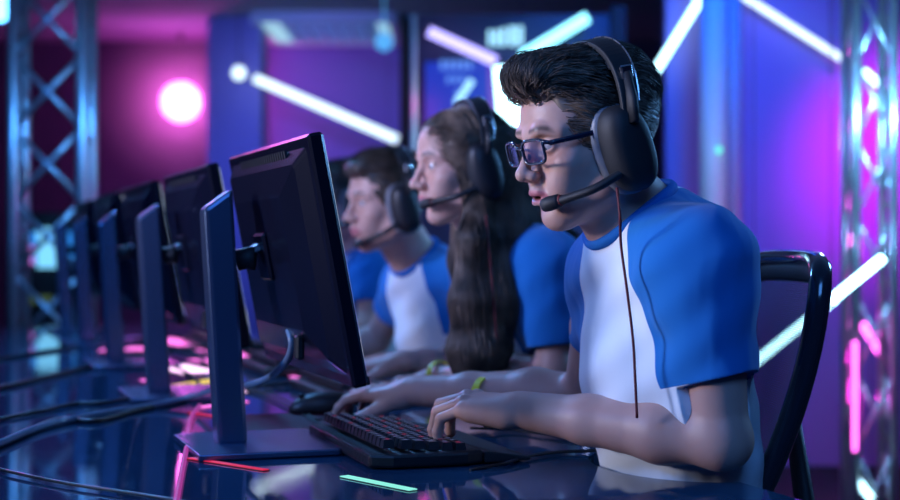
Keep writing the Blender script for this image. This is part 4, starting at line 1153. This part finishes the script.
# ================================================================== chairs
def net_mat():
    m = bpy.data.materials.new('chair_netting'); m.use_nodes = True; nt = m.node_tree; b = nt.nodes['Principled BSDF']
    b.inputs['Base Color'].default_value = (.03,.02,.05,1); b.inputs['Roughness'].default_value = .6
    tc = nt.nodes.new('ShaderNodeTexCoord'); wv = nt.nodes.new('ShaderNodeTexWave'); wv.bands_direction = 'Z'; wv.inputs['Scale'].default_value = 105
    w2 = nt.nodes.new('ShaderNodeTexWave'); w2.bands_direction = 'Y'; w2.inputs['Scale'].default_value = 105
    mu = nt.nodes.new('ShaderNodeMath'); mu.operation = 'MAXIMUM'
    mr = nt.nodes.new('ShaderNodeMapRange'); mr.inputs['From Min'].default_value = .35; mr.inputs['From Max'].default_value = .75; mr.inputs['To Min'].default_value = .55; mr.inputs['To Max'].default_value = .96
    for x in (wv, w2): nt.links.new(tc.outputs['Object'], x.inputs['Vector'])
    nt.links.new(wv.outputs['Fac'], mu.inputs[0]); nt.links.new(w2.outputs['Fac'], mu.inputs[1]); nt.links.new(mu.outputs[0], mr.inputs[0]); nt.links.new(mr.outputs[0], b.inputs['Alpha'])
    return m
M_NET = net_mat(); M_CHF = mat('chair_frame_gloss', (.02,.02,.03), .16, coat=.6, bump=.01)
def make_chair(label):
    root = empty('mesh_office_chair', (0,0,0), label=label, cat='chair', group='office chairs behind the players')
    # local: x forward (towards the desk), y left, z up ; origin on the floor below the seat centre
    def back_pt(u, v):      # u -1..1 across, v 0..1 up
        x = -.190-.095*v+.11*(v-.75)**2+.030*abs(u)**2; z = .56+v*.458
        wd = .205*(1-.30*(1-v)**1.5)*(1-.05*v**6); return np.array([x, u*wd, z-.018*abs(u)**4*v])
    n, m = 14, 20; V = []; F = []
    for i in range(m+1):
        for j in range(n+1): V.append(back_pt(-1+2*j/n, i/m))
    for i in range(m):
        for j in range(n): F.append((i*(n+1)+j, i*(n+1)+j+1, (i+1)*(n+1)+j+1, (i+1)*(n+1)+j))
    MB().add(V, F).build('mesh_back', M_NET, root, True)
    outl = [back_pt(-1, v) for v in np.linspace(0,.97,16)]+[back_pt(u, 1.0) for u in np.linspace(-.93,.93,13)]+[back_pt(1, v) for v in np.linspace(.97,0,16)]+[back_pt(u, 0) for u in np.linspace(.9,-.9,9)]; outl.append(outl[0])
    MB().tube(outl, .0125, 10, cap=False, flat=(1.,1.25)).build('back_frame', M_CHF, root, True)
    MB().tube([back_pt(u, .965)+np.array([.0,0,0]) for u in np.linspace(-.90,.90,11)], .018, 8, flat=(.5,1)).build('top_band', M_BLKM, root, True)
    st = MB().prism([(-.22,-.23),(.20,-.24),(.25,-.20),(.25,.20),(.20,.24),(-.22,.23),(-.25,.18),(-.25,-.18)], (0,0,.415), (1,0,0), (0,1,0), (0,0,1), .06).build('seat', mat('seat_fabric', (.02,.02,.03), .9, bump=.4, bscale=200), root, bevel=.02)
    MB().tube([(-.20,0,.42),(-.29,0,.44),(-.30,0,.60),(-.27,0,.80)], [.03,.03,.026,.018], 10, flat=(1,.6)).build('back_bracket', M_BLKM, root, True)
    MB().cyl((0,0,.10), (0,0,.41), .028, 16).build('gas_lift', M_STEEL, root)
    for s in (-1, 1):
        a = MB().tube([(-.02,s*.23,.43),(-.02,s*.285,.45),(-.02,s*.285,.60)], .014, 8).build('armrest', M_BLKM, root, True)
        MB().box((0,s*.285,.607), (.22,.07,.022), bev=.008).build('arm_pad', M_BLKM, a)
    for k in range(5):
        a = 2*math.pi*k/5+.3; e = np.array([math.cos(a)*.28, math.sin(a)*.28, .075])
        l = MB().tube([(0,0,.11), e], [.03,.017], 8).build('base_arm', M_BLKM, root, True)
        MB().tube([e+np.array([-math.sin(a)*.02,math.cos(a)*.02,-.045]), e+np.array([math.sin(a)*.02,-math.cos(a)*.02,-.045])], .030, 16).build('caster', M_BLK, l)
    return root
def haze(c, r, dens, label):
    m = bpy.data.materials.new('halo_haze'); m.use_nodes = True; nt = m.node_tree; nt.nodes.clear()
    out = nt.nodes.new('ShaderNodeOutputMaterial'); vs_ = nt.nodes.new('ShaderNodeVolumeScatter'); vs_.inputs['Density'].default_value = dens
    tc = nt.nodes.new('ShaderNodeTexCoord'); ln = nt.nodes.new('ShaderNodeVectorMath'); ln.operation = 'LENGTH'
    mr = nt.nodes.new('ShaderNodeMapRange'); mr.interpolation_type = 'SMOOTHSTEP'; mr.inputs['From Min'].default_value = r; mr.inputs['From Max'].default_value = 0; mr.inputs['To Max'].default_value = dens; mr.inputs['To Min'].default_value = 0
    nt.links.new(tc.outputs['Object'], ln.inputs[0]); nt.links.new(ln.outputs['Value'], mr.inputs['Value']); nt.links.new(mr.outputs[0], vs_.inputs['Density'])
    nt.links.new(vs_.outputs[0], out.inputs['Volume'])
    o = MB().sphere((0,0,0), r, 24).build('haze', m, smooth=True); o.location = Vector([float(x) for x in c])  # added volume for the spotlight's halo
    return tag(o, label, 'haze', kind='stuff')
haze(P(181,102,11.35), 0.75, 2.0, 'haze ball added for the magenta halo around the spotlight')  # volume added to give the lamp its halo
# ================================================================== the players
def V3(*a): return np.array(a, float)
BAND = mat('yellow_silicone', (.75,.72,.02), .5, bump=.02, emit=(.7,.7,.02), es=.0)
def wristband(W, D_, r, label):
    D_ = np.array(D_, float); D_ /= np.linalg.norm(D_); e1 = np.cross(D_, [0,0,1]); e1 /= np.linalg.norm(e1); e2 = np.cross(D_, e1)
    mb = MB(); V = []; n = 40
    for k in range(n):
        a = 2*math.pi*k/n
        for q, rr in ((-.006,0),(.006,0),(.006,.0022),(-.006,.0022)): V.append(np.array(W)+D_*q+(e1*math.cos(a)*1.06+e2*math.sin(a)*.94)*(r+rr))
    F = [(k*4+j, k*4+(j+1)%4, ((k+1)%n)*4+(j+1)%4, ((k+1)%n)*4+j) for k in range(n) for j in range(4)]
    o = mb.add(V, F).build('wristband', BAND, world=True, smooth=False); return tag(o, label, 'wristband', 'yellow wristbands')

# --- the boy with glasses
M1 = head_matrix(P(586,145,1.97), 22, 12, .945)
W_L = P(522,410,2.03); W_R = P(414,391,2.48)
b1 = dict(head=M1, SL=SL1, SR=SR1, EL=P(722,440,1.87), ER=P(585,396,2.30), WL=W_L, WR=W_R, NB=P(640,228,2.00), HP=V3(.345,2.055,.57),
          g=1., h=.0021, mouth=.004, near=.073, look=(1,-.05,-.25),
          HL=P(724,379,1.865), srL=(.056,.0405), srR=(.052,.044), cw=.143, sleeve=.52, arm=.98,
          hump=[(P(690,264,2.05), .080)],
          hands=[dict(W=W_L, D=(P(452,396,2.09)-W_L)+V3(0,0,-.004), U=(-.05,-.12,1), side=1, curl=[(22,45,25),(20,52,28),(24,50,28),(26,48,25)], thumb=(10,5), tdir=(.7,.6,-.42)),
                 dict(W=W_R, D=P(345,391,2.60)-W_R, U=(.05,-.3,1), side=-1, curl=[(8,25,18),(8,28,18),(10,28,20),(12,30,20)], spread=1.1, thumb=(5,5), tdir=(.75,.55,-.30))])
p1 = make_person('person', 'boy with glasses and dark quiff in white jersey, typing at the nearest keyboard', b1)
short_hair(p1, M1, M_HAIR1, True, 9500, .0020)
headset('large black headset worn by the boy with glasses', M1,
        cable=[P(617,188,1.86), P(620,215,1.85), P(621,245,1.87), P(627,290,1.87), P(633,340,1.87), P(635,375,1.87), P(637,418,1.87)], material=M_BLKM)
glasses('rectangular blue-black eyeglasses on the boy nearest the camera', M1)
wristband(P(486,397,2.385), W_R-P(585,396,2.30), .0325, 'yellow wristband on the far wrist of the boy with glasses')

# --- the girl
M2 = head_matrix(P(462,168,2.80), 19, 7, .93)
W2L = P(436,379,2.93); W2R = P(402,362,3.10)
g2 = dict(head=M2, SL=P(548,268,2.74), SR=P(478,268,3.04), EL=P(556,372,2.70), ER=P(470,366,3.20), WL=W2L, WR=W2R, NB=P(497,240,2.88), HP=V3(.20,2.93,.57),
          g=.92, h=.0042, fem=True, near=.066, srL=(.064,.056), srR=(.056,.048), sleeve=.78,
          hands=[dict(W=W2L, D=P(392,384,2.99)-W2L, U=(0,-.1,1), side=1, curl=[(18,45,25)]*4, thumb=(10,5)), dict(W=W2R, D=P(360,366,3.16)-W2R, U=(0,-.1,1), side=-1, curl=[(15,35,20)]*4)])
p2 = make_person('person', 'girl with long brown hair in white and blue jersey, second in the row of players', g2)
Mi = np.linalg.inv(M2); loc = lambda p: (Mi@np.append(p, 1))[:3]
locks = [([loc(P(498,165,2.80)), loc(P(505,235,2.78)), loc(P(492,300,2.74)), loc(P(486,352,2.72)), loc(P(484,372,2.72))], [.042,.044,.046,.034,.010]),
         ([loc(P(480,190,2.74)), loc(P(475,240,2.72)), loc(P(470,300,2.71)), loc(P(468,350,2.71)), loc(P(467,368,2.71))], [.018,.026,.030,.028,.014]),
         ([loc(P(505,150,2.86)), loc(P(520,215,2.84)), loc(P(525,262,2.84))], [.045,.04,.02]),
         ([loc(P(508,160,2.86)), loc(P(540,215,2.85)), loc(P(568,250,2.83)), loc(P(582,275,2.82))], [.03,.028,.022,.008]),
         ([loc(P(470,200,2.95)), loc(P(468,260,2.93)), loc(P(470,330,2.90))], [.03,.03,.02])]
long_hair(p2, M2, M_HAIR2, locks, 11000)
headset('black headset on the long-haired girl', M2, cable=[P(486,215,2.70), P(490,260,2.69), P(496,330,2.68), P(500,375,2.70)], boom_to=(.092,.026,-.062), side=.090, top=.126, far=True)
wristband(P(440,375,2.925), W2L-P(556,372,2.70), .0275, 'yellow wristband on the near wrist of the long-haired girl')

# --- the boy in the middle of the row
M3 = head_matrix(P(386,205,3.54), 24, 6, .97)
W3L = P(385,364,3.50); W3R = P(335,352,3.82)
g3 = dict(head=M3, SL=P(482,284,3.48), SR=P(405,288,3.76), EL=P(486,366,3.42), ER=P(376,340,3.86), WL=W3L, WR=W3R, NB=P(418,262,3.62), HP=V3(.02,3.70,.57),
          g=.95, h=.0048, near=.066, sleeve=.5, mouth=.002,
          hands=[dict(W=W3L, D=(-.9,.35,-.03), U=(0,-.1,1), side=1, curl=[(18,40,25)]*4), dict(W=W3R, D=(-.9,.3,-.03), U=(0,-.1,1), side=-1, curl=[(18,40,25)]*4)])
p3 = make_person('person', 'short-haired boy in white and blue jersey, third in the row behind the girl', g3)
short_hair(p3, M3, M_HAIR3, False, 1500, .0032)
headset('dark headset on the short-haired boy behind the girl', M3, side=.088, top=.128, boom_to=(.088,.030,-.085))

# --- the farthest player
M4 = head_matrix(P(343,206,4.36), 20, 8, .98)
W4L = P(345,345,4.38); W4R = P(318,335,4.60)
g4 = dict(head=M4, SL=P(374,276,4.28), SR=P(345,274,4.55), EL=P(368,328,4.22), ER=P(335,332,4.6), WL=W4L, WR=W4R, NB=P(364,258,4.42), HP=V3(-.23,4.44,.57),
          g=.95, h=.0055, near=.066, sleeve=.58,
          hands=[dict(W=W4L, D=(-.9,.3,-.03), U=(0,-.1,1), side=1, curl=[(18,40,25)]*4), dict(W=W4R, D=(-.9,.3,-.03), U=(0,-.1,1), side=-1, curl=[(18,40,25)]*4)])
p4 = make_person('person', 'farthest player in white and blue jersey, mostly hidden behind the nearest monitor', g4)
short_hair(p4, M4, M_HAIR3, False, 900, .004)
headset('dark headset on the farthest player', M4, side=.088, top=.128)

# chairs
ch1 = make_chair('black mesh office chair behind the boy with glasses')
def put_chair(o, HP, yaw, back=.02):
    f = np.array([-math.cos(math.radians(yaw)), -math.sin(math.radians(yaw)), 0]); p = np.array([HP[0], HP[1], 0])-f*back
    o.location = Vector(p); o.rotation_euler = (0,0,math.atan2(f[1], f[0]))
put_chair(ch1, (.225,2.15), 5, 0.)
for g, yaw, lb in ((g2, 22, 'mesh office chair under the long-haired girl'), (g3, 22, 'mesh office chair under the short-haired boy third in the row'), (g4, 20, 'mesh office chair under the farthest player')):
    c = copy_tree(ch1); c['label'] = lb; put_chair(c, g['HP'], yaw, .02)
# the other players' keyboards and mice
